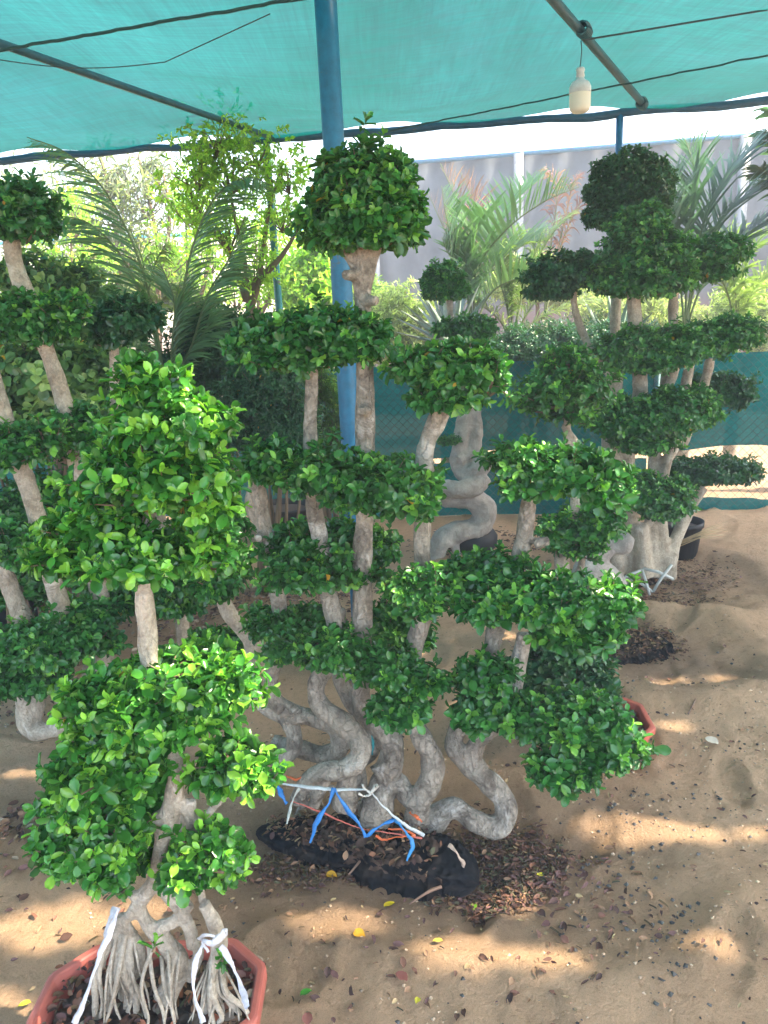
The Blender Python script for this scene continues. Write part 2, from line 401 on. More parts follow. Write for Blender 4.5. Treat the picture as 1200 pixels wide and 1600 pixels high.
def pad(parent, spec, leaf=.034, pal='mid', young=.25, dens=1.0, name='foliage_pad', k=7, wid=.62, kind='ficus', flat=.6, label=None, shag=.12, mat_='leaf', inner=.55, lumpy=.16):
    SEED[0] += 1; leaf *= .80; rs = np.random.RandomState(SEED[0]*7+1)
    lobes = lobes_px(spec); lv = Leaves(); tw = MB()
    for li, (c, r) in enumerate(lobes):
        rr = np.maximum(r*[.97, .97, .90]-leaf*.38, r*.55); leaf_ = leaf
        area = 4*math.pi*((rr[0]*rr[1])**1.6/3+(rr[0]*rr[2])**1.6/3+(rr[1]*rr[2])**1.6/3)**(1/1.6)
        for layer, (sc, dn) in enumerate([(1.0, 1.0), (.74, inner)]):
            n = int(dens*dn*1.35*area/(leaf*1.05)**2)
            d = norm(rs.randn(n, 3)); d = d[(d[:, 2] > -.75) | (rs.rand(n) < .4)]
            n = len(d)
            lump = 1+lumpy*(np.sin(d[:, 0]*7+li*2.1+c[0]*9)*np.sin(d[:, 1]*6+c[1]*7)+np.sin(d[:, 2]*8+d[:, 0]*5))+rs.randn(n)*shag*.6
            q = d*rr*sc*lump[:, None]; q[:, 2] = np.where(q[:, 2] < 0, q[:, 2]*flat/.8, q[:, 2])
            out = (rs.rand(n) < .05)*rs.rand(n)*leaf*1.5*(layer == 0); q = q+norm(d+[0, 0, .5])*out[:, None]
            tips = c+q
            keep = np.ones(n, bool)
            for lj, (c2, r2) in enumerate(lobes):
                if lj < li or (lj > li and len(lobes) > 2 and np.prod(r2) > np.prod(r)): keep &= np.sum(((tips-c2)/(r2*.70))**2, 1) > 1
            tips = tips[keep]; ax = norm(norm(d[keep]/rr)*1.0+np.array([0, 0, .45])+rs.randn(keep.sum(), 3)*.28)
            if len(tips) == 0: continue
            yv = young*(1.0 if layer == 0 else .2)
            rosettes(lv, tips, ax, rs, leaf*(1.0 if layer == 0 else 1.1), pal, yv, k, wid, kind)
            if layer == 0:
                for i in rs.choice(len(tips), min(len(tips), 26), replace=False):
                    s0 = c+np.array([0, 0, -r[2]*.35])+rs.randn(3)*.01
                    md = (s0+tips[i])/2+np.array([0, 0, -.25*np.linalg.norm(tips[i]-s0)*.3])
                    pts, rd = smooth_path([s0, md, tips[i]], [leaf*.16, leaf*.09, leaf*.035], 4)
                    tw.tube(pts, rd, 5)
    o = lv.build(name, M[mat_], parent)
    if tw.v: tw.build('twigs', M['twig'], o)
    if label: o['label'] = label
    return o
def limb_pts(spec, sub=6):
    pts = [P(x, y, Y) for x, y, Y, r in spec]; rad = [r/F_*T(x, y, Y) for x, y, Y, r in spec]
    return smooth_path(pts, rad, sub)
def trunk(parent, limbs, m='bark', voxel=.007, disp=.006, dscale=.045, name='trunk', lump=.10, extra=None):
    b = MB()
    for i, s in enumerate(limbs):
        pts, rd = limb_pts(s); b.tube(pts, rd, 12, lump=lump, seed=i+len(limbs)*3)
    if extra: extra(b)
    o = b.build(name, M[m], parent)
    md = o.modifiers.new('fuse', 'REMESH'); md.mode = 'VOXEL'; md.voxel_size = voxel; md.use_smooth_shade = True
    sm = o.modifiers.new('soften', 'SMOOTH'); sm.factor = .5; sm.iterations = 2
    tx = bpy.data.textures.new('bark_lumps', 'CLOUDS'); tx.noise_scale = dscale; tx.noise_depth = 3
    dm = o.modifiers.new('lumps', 'DISPLACE'); dm.texture = tx; dm.strength = disp; dm.mid_level = .5; dm.texture_coords = 'LOCAL'
    return o
def stubs(b, spots, r, seed=0):
    rs = np.random.RandomState(seed)
    for p, d in spots: b.tube([p, p+np.array(d)*.5, p+np.array(d)], [r*1.4, r*1.1, r*.9], 10)

# ------------------------------------------------------------------ shade canopy
HC = 2.7
def C_(x, y): return G(x, y, HC)
eL, eR = C_(0, 247), C_(1200, 157)
ed = norm(eR-eL); edge_l = eL-ed*4.5; edge_r = eR+ed*3.5
b1a, b1b = C_(0, 68), C_(425, 215); bd1 = norm(b1b-b1a)
b2a, b2b = C_(865, 0), C_(1003, 160); bd2 = norm(b2b-b2a)
canopy = empty('shade_canopy', (P(548, 690, 3.2)[0], 3.2, 0), 'teal shade net stretched over blue painted pipes above the nursery trees', 'shade canopy')
def gap_list():
    """gaps cut into the net, mostly out of view, to land sun patches on sand and trees"""
    px = [(1010, 1300, .17, .035), (930, 1285, .09, .025), (690, 1485, .13, .05), (800, 1488, .10, .04), (500, 1435, .14, .035), (60, 1440, .16, .055), (190, 1420, .10, .03), (1060, 1482, .07, .02), (780, 1395, .07, .03),
          (40, 1200, .12, .02), (95, 1172, .05, .018), (640, 1020, .05, .03), (700, 1120, .07, .04), (1150, 1290, .06, .02), (90, 1195, .06, .012), (730, 1000, .12, .04), (1100, 1055, .06, .015), (1030, 1130, .05, .02), (1020, 1060, .08, .02),
          (580, 1140, .05, .03), (480, 1100, .06, .04), (610, 780, .0, .0), (240, 690, .06, .05), (430, 1130, .09, .03), (150, 1130, .08, .03), (905, 950, .06, .04), (950, 1150, .06, .04), (360, 1060, .12, .05), (250, 1030, .08, .05), (560, 850, .06, .05), (190, 1090, .05, .04), (400, 1180, .05, .05)]
    out = []
    for i, (x, y, a, b) in enumerate(px):
        g = G(x, y) if i < 19 else P(x, y, [2.1, 2.2, 2.1, 1.45, 2.1, 2.7, 2.0, 1.95, 1.4, 1.4, 2.1, 1.35, 1.3][i-19])
        out.append((g+SUN_DIR*(HC-g[2])/SUN_DIR[2], a*1.15, b*1.5, i))  # added opening, traced back along the sun from the wanted light patch
    return out
def make_net():
    step = .03
    u = np.arange(0, np.linalg.norm(edge_r-edge_l), step); v = np.concatenate([np.arange(0, 6.2, step)])
    U, Vv = np.meshgrid(u, v)
    side = np.array([ed[1], -ed[0], 0])              # towards the camera
    X = edge_l[0]+ed[0]*U+side[0]*Vv; Y = edge_l[1]+ed[1]*U+side[1]*Vv
    def dist(a, d): return np.abs((X-a[0])*d[1]-(Y-a[1])*d[0])
    sag = np.minimum(dist(b1a, bd1), dist(b2a, bd2)); sag = np.minimum(sag, 1.8)
    Z = HC+.045-.10*(1-np.exp(-(sag/.6)**2))*np.clip(Vv/.8, 0, 1)
    Z += fbm(X*1.3, Y*1.3, 8, 3)*.05+fbm(X*6, Y*2, 12, 2)*.01
    Z -= .03*np.exp(-(Vv/.06)**2)*(1+np.sin(U*5))
    V = np.stack([X.ravel(), Y.ravel(), Z.ravel()], 1)
    nx = len(u); ny = len(v); i = np.arange((ny-1)*nx).reshape(ny-1, nx)[:, :-1].ravel()
    Q = np.stack([i, i+1, i+nx+1, i+nx], 1)
    cx, cy = V[i, 0]+.01, V[i, 1]
    keep = np.ones(len(Q), bool)
    for c, a, b_, k in gap_list():
        wob = fbm(cx*5, cy*5, 40+k, 3)*1.5
        keep &= ((cx-c[0])/a)**2+((cy-c[1])/b_)**2+wob > 1
    o = fast_mesh('net', V, np.zeros((0, 3), int), Q[keep], np.ones((len(V), 3)), M['net'], canopy)
    return o
make_net()
PIPE = tint_mat('painted_pipe', .45, .5, 30, .15)
_n, _l = PIPE.node_tree.nodes, PIPE.node_tree.links; _b = _n['Principled BSDF']; _src = _b.inputs['Base Color'].links[0].from_socket
_tc = _n.new('ShaderNodeTexCoord').outputs['Object']; _z = noise(_n, _l, 9, 9, _tc, .75); _rr = ramp(_n, _l, _z.outputs[0], [(.60, (0, 0, 0)), (.66, (1, 1, 1))])
_m = _n.new('ShaderNodeMix'); _m.data_type = 'RGBA'; _l.new(_rr.outputs[0], _m.inputs[0]); _l.new(_src, _m.inputs[6]); _m.inputs[7].default_value = (.10, .10, .09, 1); _l.new(_m.outputs[2], _b.inputs['Base Color'])
def pipe(name, a, b, r, col, lab=None, n=14, seg=14, sagz=0):
    m = MB(); t = np.linspace(0, 1, n)[:, None]; pts = np.array(a)*(1-t)+np.array(b)*t
    pts[:, 2] -= sagz*np.sin(t[:, 0]*math.pi)
    m.tube(pts, r, seg, c=col); o = m.build(name, PIPE, canopy)
    if lab: o['label'] = lab
    return o
pipe('beam', b1a-bd1*3, b1b+bd1*.02, .018, (.02, .09, .13), 'weathered grey blue roof beam on the left')
pipe('beam', b2a-bd2*3, b2b+bd2*.05, .021, (.025, .085, .115), 'weathered grey blue roof beam above the bulb')
m = MB(); t = np.linspace(0, 1, 260)[:, None]; pp = edge_l*(1-t)+edge_r*t; tt = t[:, 0]
pp[:, 2] = HC-.005-.012*np.sin(tt*60)**2-.012*fbm(tt*40, tt*0, 3)*2
m.tube(pp, .020+.012*(fbm(tt*70, tt*0+3, 9)+.5), 10, c=(.010, .085, .17)); m.build('edge_beam', PIPE, canopy)
px0 = P(548, 690, 3.2); x0 = px0[0]
pipe('post', (x0, 3.2, -.05), (x0, 3.2, HC+.03), .041, (.003, .14, .28), 'thick bright blue post in the middle of the photo')
m = MB(); m.lathe([(.05, 0), (.11, .0), (.11, .012), (.05, .014)], (x0, 3.2, .02), 16, c=(.03, .1, .2)); m.build('base_plate', PIPE, canopy)
def on_edge(px, py):
    d = ray(px, py); n_ = np.array([ed[1], -ed[0], 0]); t = np.dot(eL-np.array([0, 0, EYE]), n_)/np.dot(d, n_); return np.array([0, 0, EYE])+d*t
p = on_edge(418, 250); pipe('post', (p[0], p[1]+.0, -.05), (p[0], p[1], HC-.01), .026, (.01, .17, .19), 'thin dark teal post at the left corner')
p2 = on_edge(968, 200); pipe('post', (p2[0], p2[1], -.05), (p2[0], p2[1], HC-.01), .024, (.006, .14, .32), 'thin blue post behind the tall right tree')
def rope(name, a, b, r, sag, mat_, lab=None, z=-.065, fuzz=0):
    m = MB(); n = 60; t = np.linspace(0, 1, n)[:, None]; q = a*(1-t)+b*t
    q[:, 2] += z-sag*np.sin(t[:, 0]*math.pi)+fuzz*(fbm(t[:, 0]*50, t[:, 0]*0+1, 3))
    m.tube(q, r*(1+fuzz*20*np.abs(fbm(t[:, 0]*90, t[:, 0]*0, 5))), 6); o = m.build(name, mat_, canopy)
    if lab: o['label'] = lab
rope('seam', C_(-60, 60), C_(600, -60), .006, .0, M['rope'], 'dark laced seam crossing the upper left of the net', fuzz=.012)
rope('seam', C_(600, 194), C_(1260, 58), .0045, .0, M['rope'], 'thin laced seam running past the bulb', z=-.045, fuzz=.012)
rope('wire', C_(912, 38)+[0, 0, -.03], C_(1260, -8), .004, .0, M['wire'], z=-.03)
rope('wire', C_(-20, 70), C_(256, 77), .0022, .03, M['wire'], z=-.05); rope('wire', C_(256, 77), C_(420, -2), .0022, .0, M['wire'], z=-.05)
# lashings where beams meet
for q, r in ((b1b, .032), (b2b, .036), (C_(912, 45), .033)):
    m = MB(); q = q+np.array([0, 0, -.005])
    for k in range(7):
        a = np.linspace(0, 2*math.pi, 14); rr = r*(.75+.08*k % .2)
        bd = bd2
        sd = np.array([bd[1], -bd[0], 0]); ring = q+bd*(k-3)*.012+np.outer(np.cos(a)*rr, sd)+np.outer(np.sin(a)*rr, [0, 0, 1])
        m.tube(ring, .006, 5, c=(.01, .09, .12), caps=False)
    m.build('lashing', PIPE, canopy)

# bulb
lp = C_(908, 52); Yb = lp[1]; top = lp+np.array([0, 0, -.03]); bt = P(907, 105, Yb); bb = P(907, 177, Yb)
lamp = empty('hanging_bulb', top, 'unlit white capsule light bulb hanging on a thin cord from the roof beam', 'light bulb')
m = MB(); pts, rd = smooth_path([top, top*.6+bt*.4+[.004, 0, 0], bt+[-.002, 0, 0]], [.0022]*3, 6); m.tube(pts, rd, 6); m.build('cord', M['wire'], lamp)
hgt = bt[2]-bb[2]; R_ = 17/F_*T(907, 140, Yb)
m = MB(); z0 = bt[2]
m.lathe([(.001, 0), (R_*.33, -.002), (R_*.42, -hgt*.06), (R_*.34, -hgt*.12), (R_*.40, -hgt*.2), (R_*.33, -hgt*.22)], (bt[0], bt[1], z0), 20, c=(.62, .66, .68)); m.build('socket', M['plain'], lamp)
m = MB(); m.lathe([(R_*.33, -hgt*.21), (R_*.42, -hgt*.27), (R_*.8, -hgt*.33), (R_*.98, -hgt*.42), (R_, -hgt*.56), (R_*.97, -hgt*.565)], (bt[0], bt[1], z0), 24, c=(.60, .66, .70)); m.build('housing', M['plain'], lamp)
m = MB(); m.lathe([(R_*.97, -hgt*.562), (R_*.97, -hgt*.85), (R_*.9, -hgt*.93), (R_*.7, -hgt*.98), (R_*.35, -hgt), (.0005, -hgt)], (bt[0], bt[1], z0), 24)
m.build('diffuser', mat('milky_diffuser', .35, (.70, .69, .60))[0], lamp)

# ------------------------------------------------------------------ background wall and fence
wall = empty('fabric_wall', P(900, 430, 11.0)*[1, 1, 0], 'long lilac grey fabric clad wall with blue top rail behind the palms', 'wall')
wa, wb = P(600, 258, 11.5), P(1300, 207, 10.2); wd = norm((wb-wa)*[1, 1, 0]); wa0 = wa-wd*.4; wb0 = wb+wd*5
MW = tint_mat('stretched_fabric', .9, .1, 3.0, .3)
m = MB(); n = 90; mz = 14
t = np.linspace(0, 1, n)
top_ = wa0[None]*(1-t[:, None])+wb0[None]*t[:, None]
V = []
for j in range(mz):
    z = j/(mz-1); q = top_.copy(); q[:, 2] = top_[:, 2]*z
    q[:, 1] += .04*np.sin(t*150+4*fbm(t*9, t*0, 2))*(.3+z)+.12*fbm(t*14, t*0+z*4, 3)
    V.append(q)
V = np.concatenate(V); i = np.arange((mz-1)*n).reshape(mz-1, n)[:, :-1].ravel()
zc = np.repeat(np.linspace(0, 1, mz), n); cc = np.where((zc < .42)[:, None], np.array([.17, .125, .118]), np.array([.115, .13, .14]))
fast_mesh('fabric', V, np.zeros((0, 3), int), np.stack([i, i+1, i+n+1, i+n], 1), cc, MW, wall)
m = MB(); m.tube([wa0+[0, -.06, 0], wb0+[0, -.06, 0]], .028, 8, c=(.04, .15, .24)); m.build('top_rail', PIPE, wall)
for s in (.02, .2, .45, .72):
    q = wa0*(1-s)+wb0*s; m = MB(); m.box((q[0], q[1]-.08, q[2]/2), (.12, .08, q[2]), c=(.17, .185, .19)); m.build('post', PIPE, wall)
# pale boundary wall far left
lw = empty('boundary_wall', (-5, 13, 0), 'low cream boundary wall with thin blue rail behind the left trees', 'wall')
m = MB(); a = P(-300, 400, 13); b = P(640, 380, 12.5)
m.box(((a[0]+b[0])/2, 13, a[2]/2), (b[0]-a[0], .2, a[2]), rot=-.03, c=(.62, .58, .48)); m.build('wall_panel', MW, lw)
m = MB(); m.tube([(a[0], 12.9, a[2]+.04), (b[0], 12.75, a[2]+.02)], .03, 8, c=(.05, .3, .45)); m.build('top_rail', PIPE, lw)

FA = np.array([-4.6, 6.15, 0]); FB = np.array([5.6, 5.25, 0]); fd = norm(FB-FA); FL = np.linalg.norm(FB-FA); FH = 1.14
fence = empty('chain_link_fence', (FA+FB)/2, 'chain link fence hung with dark green cloth behind the trees', 'fence')
m = MB(); sp = .062
k = -int(FH/sp)
nrm = np.array([-fd[1], fd[0], 0])
segs = []
for kk in range(k, int(FL/sp)+1):
    s0 = kk*sp
    for dirn in (1, -1):
        a0, a1 = (s0, s0+FH) if dirn == 1 else (s0+FH, s0)
        z0_, z1_ = 0.0, FH
        lo, hi = max(0, min(a0, a1)), min(FL, max(a0, a1))
        if hi <= lo: continue
        f0 = (lo-a0)/(a1-a0); f1 = (hi-a0)/(a1-a0)
        pa = FA+fd*lo+np.array([0, 0, f0*FH+.02])-nrm*.002*dirn; pb = FA+fd*hi+np.array([0, 0, f1*FH+.02])-nrm*.002*dirn
        segs.append((pa, pb))
for pa, pb in segs: m.tube([pa, pb], .0017, 3, caps=False)
m.build('wire_mesh', mat('galvanised_wire', .45, (.02, .06, .06))[0], fence)
for s in np.arange(.3, FL, 2.1):
    m = MB(); q = FA+fd*s+nrm*.04; m.tube([q, q+[0, 0, FH+.1]], .022, 10, c=(.10, .22, .24)); m.build('post', PIPE, fence)
def cloth(x0_, x1_, z0_, z1_, seed, off=.03):
    nx, nz = int((x1_-x0_)/.05), max(5, int((z1_-z0_)/.06)); X, Z = np.meshgrid(np.linspace(0, 1, nx), np.linspace(0, 1, nz))
    s = x0_+(x1_-x0_)*X-FA[0]; zz = z0_+(z1_-z0_)*Z
    zz += (fbm(s*2.5, s*0, seed, 3)*.16)*(1-Z)*(z0_ > .2)+(fbm(s*3.5, s*0+4, seed+3, 3)*.12)*Z*(z1_ < 1)
    o_ = off+.02*np.sin(s*5)+.06*fbm(s*2, zz*2, seed, 3)+.02*fbm(s*9, zz*1.5, seed, 2)
    V = FA[None, None]+fd[None, None]*s[..., None]+nrm[None, None]*np.abs(o_)[..., None]; V[..., 2] = np.maximum(zz, .0)
    i = np.arange((nz-1)*nx).reshape(nz-1, nx)[:, :-1].ravel(); V = V.reshape(-1, 3)
    return fast_mesh('screen_cloth', V, np.zeros((0, 3), int), np.stack([i, i+1, i+nx+1, i+nx], 1), np.ones((len(V), 3)), M['screen'], fence)
cloth(-.9, 5.4, .47, FH, 3); cloth(-.9, 1.95, .01, .42, 8); cloth(1.9, 5.3, .01, .11, 5)
cloth(-4.5, -1.0, .05, .95, 12)

# ------------------------------------------------------------------ background plants
def frond(parent, pts, ll, droop, pal, n=46, wid=.05, seed=0, name='frond', vee=.5, rad=.008, start=.18, fold=0):
    """pts: (px,py,Y) along the midrib; leaflets on both sides"""
    rs = np.random.RandomState(seed); w = [P(*p) for p in pts]
    c, rd = smooth_path(w, np.linspace(rad, rad*.25, len(w)), 10)
    m = MB(); m.tube(c, rd, 6); lv = Leaves(); mature, mid, yng = [np.array(q) for q in PAL[pal]]
    s = np.linspace(start, 1, n); idx = s*(len(c)-1); i0 = np.minimum(idx.astype(int), len(c)-2); fr = (idx-i0)[:, None]
    pos = c[i0]*(1-fr)+c[i0+1]*fr; tan = norm(c[i0+1]-c[i0])
    side = norm(np.cross(tan, [0, 0, 1.0])); up = np.cross(side, tan)
    prof = np.sin(np.clip((s-start)/(1-start)*.9+.12, 0, 1)*math.pi)**.6
    for sg in (-1, 1):
        L = norm(tan*(.55+.5*s[:, None])+sg*side*1.0+up*vee+rs.randn(n, 3)*.13)
        size = ll*prof*(.85+.3*rs.rand(n)); ns = 5
        # each leaflet: ribbon of several segments which bends down
        W = wid*size*.5
        cols = mature+(mid-mature)*rs.rand(n)[:, None]; cols = cols*(.8+.4*rs.rand(n))[:, None]
        p = pos.copy(); d = L.copy(); V = []
        for k in range(ns+1):
            ww = (W*[.5, 1, 1, .8, .5, .05][k])[:, None]; nn = norm(np.cross(d, up+side*.3*sg))
            V += [p-nn*ww, p+nn*ww]
            p = p+d*(size/ns)[:, None]; d = norm(d+np.array([0, 0, -droop])*(1+.3*rs.randn(n))[:, None]*.4)
        V = np.stack(V, 1); o = (np.arange(n)*(2*ns+2))[:, None, None]
        q = np.array([(2*k, 2*k+1, 2*k+3, 2*k+2) for k in range(ns)])[None]+o
        lv.add(V.reshape(-1, 3), np.zeros((0, 3), int), q.reshape(-1, 4), np.repeat(cols, 2*ns+2, 0))
    ob = lv.build(name, M['frond'], parent); mm = m.build('midrib', M['stem'], ob)
    return ob
def palm(label, base, fr, ll, droop, pal, seed, group=None, trunk_h=.25, wid=.06, vee=.5, n=46, cat='palm', name='palm'):
    Y = base[2]; g = P(*base); e = empty(name, (g[0], g[1], 0), label, cat, group)
    m = MB(); pts, rd = smooth_path([(g[0], g[1], -.05), (g[0]+.02, g[1], g[2]*.5), g], [.07, .055, .03], 6); m.tube(pts, rd, 10, lump=.1); m.build('trunk', M['bark'], e)
    for i, f in enumerate(fr):
        f = [(base[0], base[1], Y)]+[q if len(q) == 3 else (q[0], q[1], Y) for q in f]
        frond(e, f, ll, droop, pal, seed=seed*20+i, wid=wid, vee=vee, n=n, rad=.010)
    return e
PAL['palm'] = ((.075, .16, .075), (.13, .24, .10), (.2, .3, .1)); PAL['red'] = ((.16, .07, .07), (.24, .12, .10), (.3, .2, .1)); PAL['palm_y'] = ((.12, .19, .05), (.24, .32, .09), (.3, .4, .1)); PAL['palm_d'] = ((.045, .10, .075), (.08, .15, .10), (.1, .2, .1))
palm('young date palm with stiff feathery fronds leaning right, behind the small clipped ball', (738, 520, 6.6),
     [[(725, 430), (700, 350), (690, 290)], [(748, 420), (790, 360, 6.4), (850, 315, 6.3), (905, 292, 6.2)], [(735, 420), (745, 360), (760, 330, 6.4)], [(760, 430), (815, 385, 6.8), (860, 375, 7)], [(725, 440), (700, 395), (690, 370)],
      [(770, 455), (830, 430, 6.4), (870, 430, 6.3)], [(750, 400), (800, 320, 7), (850, 275, 7.2)]], .36, .12, 'palm', 1, 'palms behind the fence', wid=.07, vee=.8)
palm('reddish bronze feather palm with thin upright fronds right of the central ball crown', (745, 500, 7.2),
     [[(735, 400), (715, 320), (688, 255)], [(740, 400), (742, 330), (720, 270)], [(730, 420), (700, 370), (668, 300)]], .38, .25, 'red', 2, 'palms behind the fence', wid=.045, vee=.5)
palm('bushy yellow green palm clump with fine crossing fronds between date palm and tall right trees', (800, 540, 6.9),
     [[(790, 470), (770, 420), (740, 380)], [(815, 460), (835, 400), (850, 360)], [(830, 480), (880, 430), (920, 400)], [(800, 450), (805, 400), (800, 350)], [(780, 500), (740, 470), (700, 455)], [(840, 500), (890, 480), (930, 470)],
      [(820, 450), (860, 370), (900, 330)], [(790, 460), (780, 400), (790, 370)]], .34, .5, 'palm_y', 3, 'palms behind the fence', wid=.05, vee=.4)
palm('reddish brown drooping palm fronds just left of the dark domed tree', (850, 500, 7.4),
     [[(870, 400), (890, 310), (905, 270)], [(875, 390), (905, 320), (925, 300)], [(860, 390), (870, 300), (850, 260)]], .34, .7, 'red', 4, 'palms behind the fence', wid=.05, vee=.2)
palm('tall dark feather palm with long loose leaflets at the right edge of the photo', (1070, 520, 6.2),
     [[(1085, 420), (1105, 330), (1150, 260), (1205, 205)], [(1075, 400), (1080, 330), (1085, 270), (1070, 215)], [(1100, 440), (1150, 380), (1200, 350), (1250, 350)], [(1060, 420), (1040, 340), (1060, 250)], [(1090, 430), (1130, 340), (1200, 290), (1260, 280)]], .50, .2, 'palm_d', 5, 'palms behind the fence', wid=.05, vee=.25, n=60)
palm('lighter palm with drooping fronds low at the right edge under the dark feather palm', (1150, 560, 6.8),
     [[(1155, 470), (1170, 400), (1215, 340)], [(1140, 470), (1120, 430), (1085, 420)], [(1165, 480), (1200, 430), (1250, 420)], [(1150, 470), (1140, 400), (1130, 360)]], .45, .5, 'palm_y', 6, 'palms behind the fence', wid=.05, vee=.3, n=36)
palm('dark leafy frond hanging into the photo at the far right top edge', (1290, 420, 6.0),
     [[(1270, 330), (1230, 250), (1195, 200)], [(1270, 340), (1220, 290), (1185, 260)], [(1280, 300), (1240, 200), (1205, 170)]], .36, .5, 'palm_d', 7, 'palms behind the fence', wid=.10, vee=.3)
palm('left palm with a long fountain frond arching up to the net edge', (262, 640, 4.6),
     [[(245, 520), (215, 400), (165, 300), (105, 240), (42, 214)], [(280, 500), (300, 390), (335, 310), (385, 278, 4.5), (425, 290, 4.4)], [(240, 520), (195, 410), (140, 350), (80, 335)], [(300, 540), (325, 460), (360, 400), (385, 330)], [(270, 530), (272, 470), (250, 410)],
      [(240, 560), (205, 500), (180, 440)], [(290, 560), (318, 520), (330, 480)]], .30, .22, 'palm', 8, 'arching palms behind the left trees', wid=.05, vee=-.5, n=52)
palm('thin straw coloured palm shoots between the two left topiary trees', (215, 600, 5.2),
     [[(220, 500), (225, 420), (200, 350)], [(210, 500), (185, 440), (150, 420)], [(230, 520), (262, 460), (300, 440)], [(225, 500), (240, 420), (260, 380)]], .30, .8, 'palm_y', 9, 'arching palms behind the left trees', wid=.04, vee=.2, n=40)

def tree(label, base, limbs, blobs, leaf, pal, dens, seed, kind='ficus', wid=.6, cat='tree', name='tree', group=None, shag=.5, twigs=14, mt='leaf_soft', r0=.03, k=5, young=.3, spread=1.0, tw='twig'):
    """loose tree: px limbs, leaf sprays along twigs inside blobs"""
    rs = np.random.RandomState(seed); g = P(*base); e = empty(name, (g[0], g[1], 0), label, cat, group)
    m = MB()
    for L in limbs:
        pts = [P(x, y, Y) for x, y, Y in L]; c, r = smooth_path(pts, np.linspace(r0, r0*.25, len(pts)), 6); m.tube(c, r, 8, lump=.05)
    m.build('trunk', M[tw], e)
    lv = Leaves(); t = MB()
    for c, r in lobes_px(blobs):
        root = c-np.array([0, 0, r[2]*.8])
        for i in range(twigs):
            d = norm(rs.randn(3)); d[2] = abs(d[2])*.8-.15; end = c+d*r*(.6+.4*rs.rand()); mid_ = (root+end)/2+rs.randn(3)*r*.12
            p, rd = smooth_path([root, mid_, end], [r0*.22, r0*.12, r0*.05], 8); t.tube(p, rd, 4)
            nn = max(4, int(dens*14*np.linalg.norm(r)/.5)); ii = rs.randint(len(p)//3, len(p), nn)
            tips = p[ii]+rs.randn(nn, 3)*leaf*shag*1.6
            rosettes(lv, tips, norm(rs.randn(nn, 3)*.6+d+[0, 0, .2]), rs, leaf, pal, young, k, wid, kind, spread)
    o = lv.build('crown', M[mt], e); t.build('branches', M[tw], o); return e
PAL['lime'] = ((.20, .33, .05), (.30, .45, .07), (.48, .60, .12))
# light feathery tree reaching up to the net
tree('light green airy tree reaching up under the net edge beside the thin teal post', (385, 640, 5.5),
     [[(385, 640, 5.5), (388, 520, 5.5), (385, 430, 5.5), (365, 330, 5.5), (345, 220, 5.5)], [(388, 500, 5.5), (405, 430, 5.5), (420, 330, 5.6), (440, 260, 5.6)], [(386, 470, 5.5), (360, 400, 5.6), (310, 330, 5.7), (290, 280, 5.6)], [(392, 450, 5.5), (440, 400, 5.5), (470, 350, 5.5)]],
     [(335, 210, 60, 42, 5.4), (305, 255, 65, 50, 5.5), (360, 260, 70, 50, 5.5), (300, 310, 50, 50, 5.7), (450, 265, 55, 45, 5.6), (400, 235, 40, 30, 5.5), (355, 340, 55, 60, 5.5), (395, 410, 45, 60, 5.5), (440, 330, 40, 40, 5.6)],
     .036, 'lime', .95, 11, wid=.5, shag=1.5, twigs=12, r0=.026, k=6)
tree('sunlit yellow green bush glowing behind the blue post', (485, 600, 7.5), [[(485, 600, 7.5), (485, 480, 7.5), (480, 420, 7.5)]],
     [(470, 420, 55, 50, 7.5), (510, 450, 45, 50, 7.5), (470, 470, 40, 40, 7.4), (495, 390, 40, 30, 7.5)], .07, 'yellow', 1.3, 12, wid=.5, cat='bush', name='bush', twigs=16, young=.6)
for i, (x, lab) in enumerate([(225, 'wispy grey brown needle tree against the bright sky, right one of the pair'), (165, 'wispy grey brown needle tree against the bright sky, left one of the pair')]):
    tree(lab, (x+20, 560, 8.5), [[(x+20, 560, 8.5), (x+22, 400, 8.5), (x+5, 300, 8.5), (x-10, 240, 8.5)], [(x+20, 450, 8.5), (x+40, 350, 8.5), (x+30, 270, 8.5)]],
         [(x, 300, 40, 60, 8.5), (x+30, 380, 50, 60, 8.5), (x-25, 400, 50, 50, 8.5), (x+20, 260, 30, 35, 8.6), (x-40, 330, 30, 50, 8.5)], .12, 'pine', .25, 20+i, kind='lance', wid=.25, shag=.8, group='wispy trees against the sky', k=5, twigs=16) if PAL.setdefault('pine', ((.22, .22, .19), (.32, .32, .28), (.4, .4, .32))) else None
tree('pale wispy tree at the far left edge behind the ball topped topiary', (30, 560, 8.8), [[(30, 560, 8.8), (30, 400, 8.8), (45, 280, 8.8)]],
     [(40, 290, 45, 45, 8.8), (100, 380, 55, 60, 8.8), (30, 400, 60, 60, 8.8), (100, 290, 30, 40, 8.8)], .12, 'pine', .25, 24, kind='lance', wid=.22, shag=.8, group='wispy trees against the sky', k=5)
for lab, x, y_, Y_, hw in [('sunlit lime green tree far behind the arching palm at the left', 290, 330, 7.8, 60), ('sunlit lime green leafy tree far behind the thin teal post', 400, 380, 7.9, 62), ('sunlit lime green tree rising behind the left ball crown', 110, 350, 7.8, 55)]:
    tree(lab, (x, 600, Y_), [[(x, 600, Y_), (x+4, 480, Y_), (x, y_, Y_)], [(x+3, 500, Y_), (x+30, 440, Y_), (x+40, y_, Y_)]], [(x, y_-20, hw, 55, Y_), (x-35, y_+60, hw, 55, Y_), (x+35, y_+50, hw, 60, Y_)], .05, 'lime', .55, 60+x, wid=.5, shag=1.2, twigs=14, group='lime green trees beyond the fence', k=5)
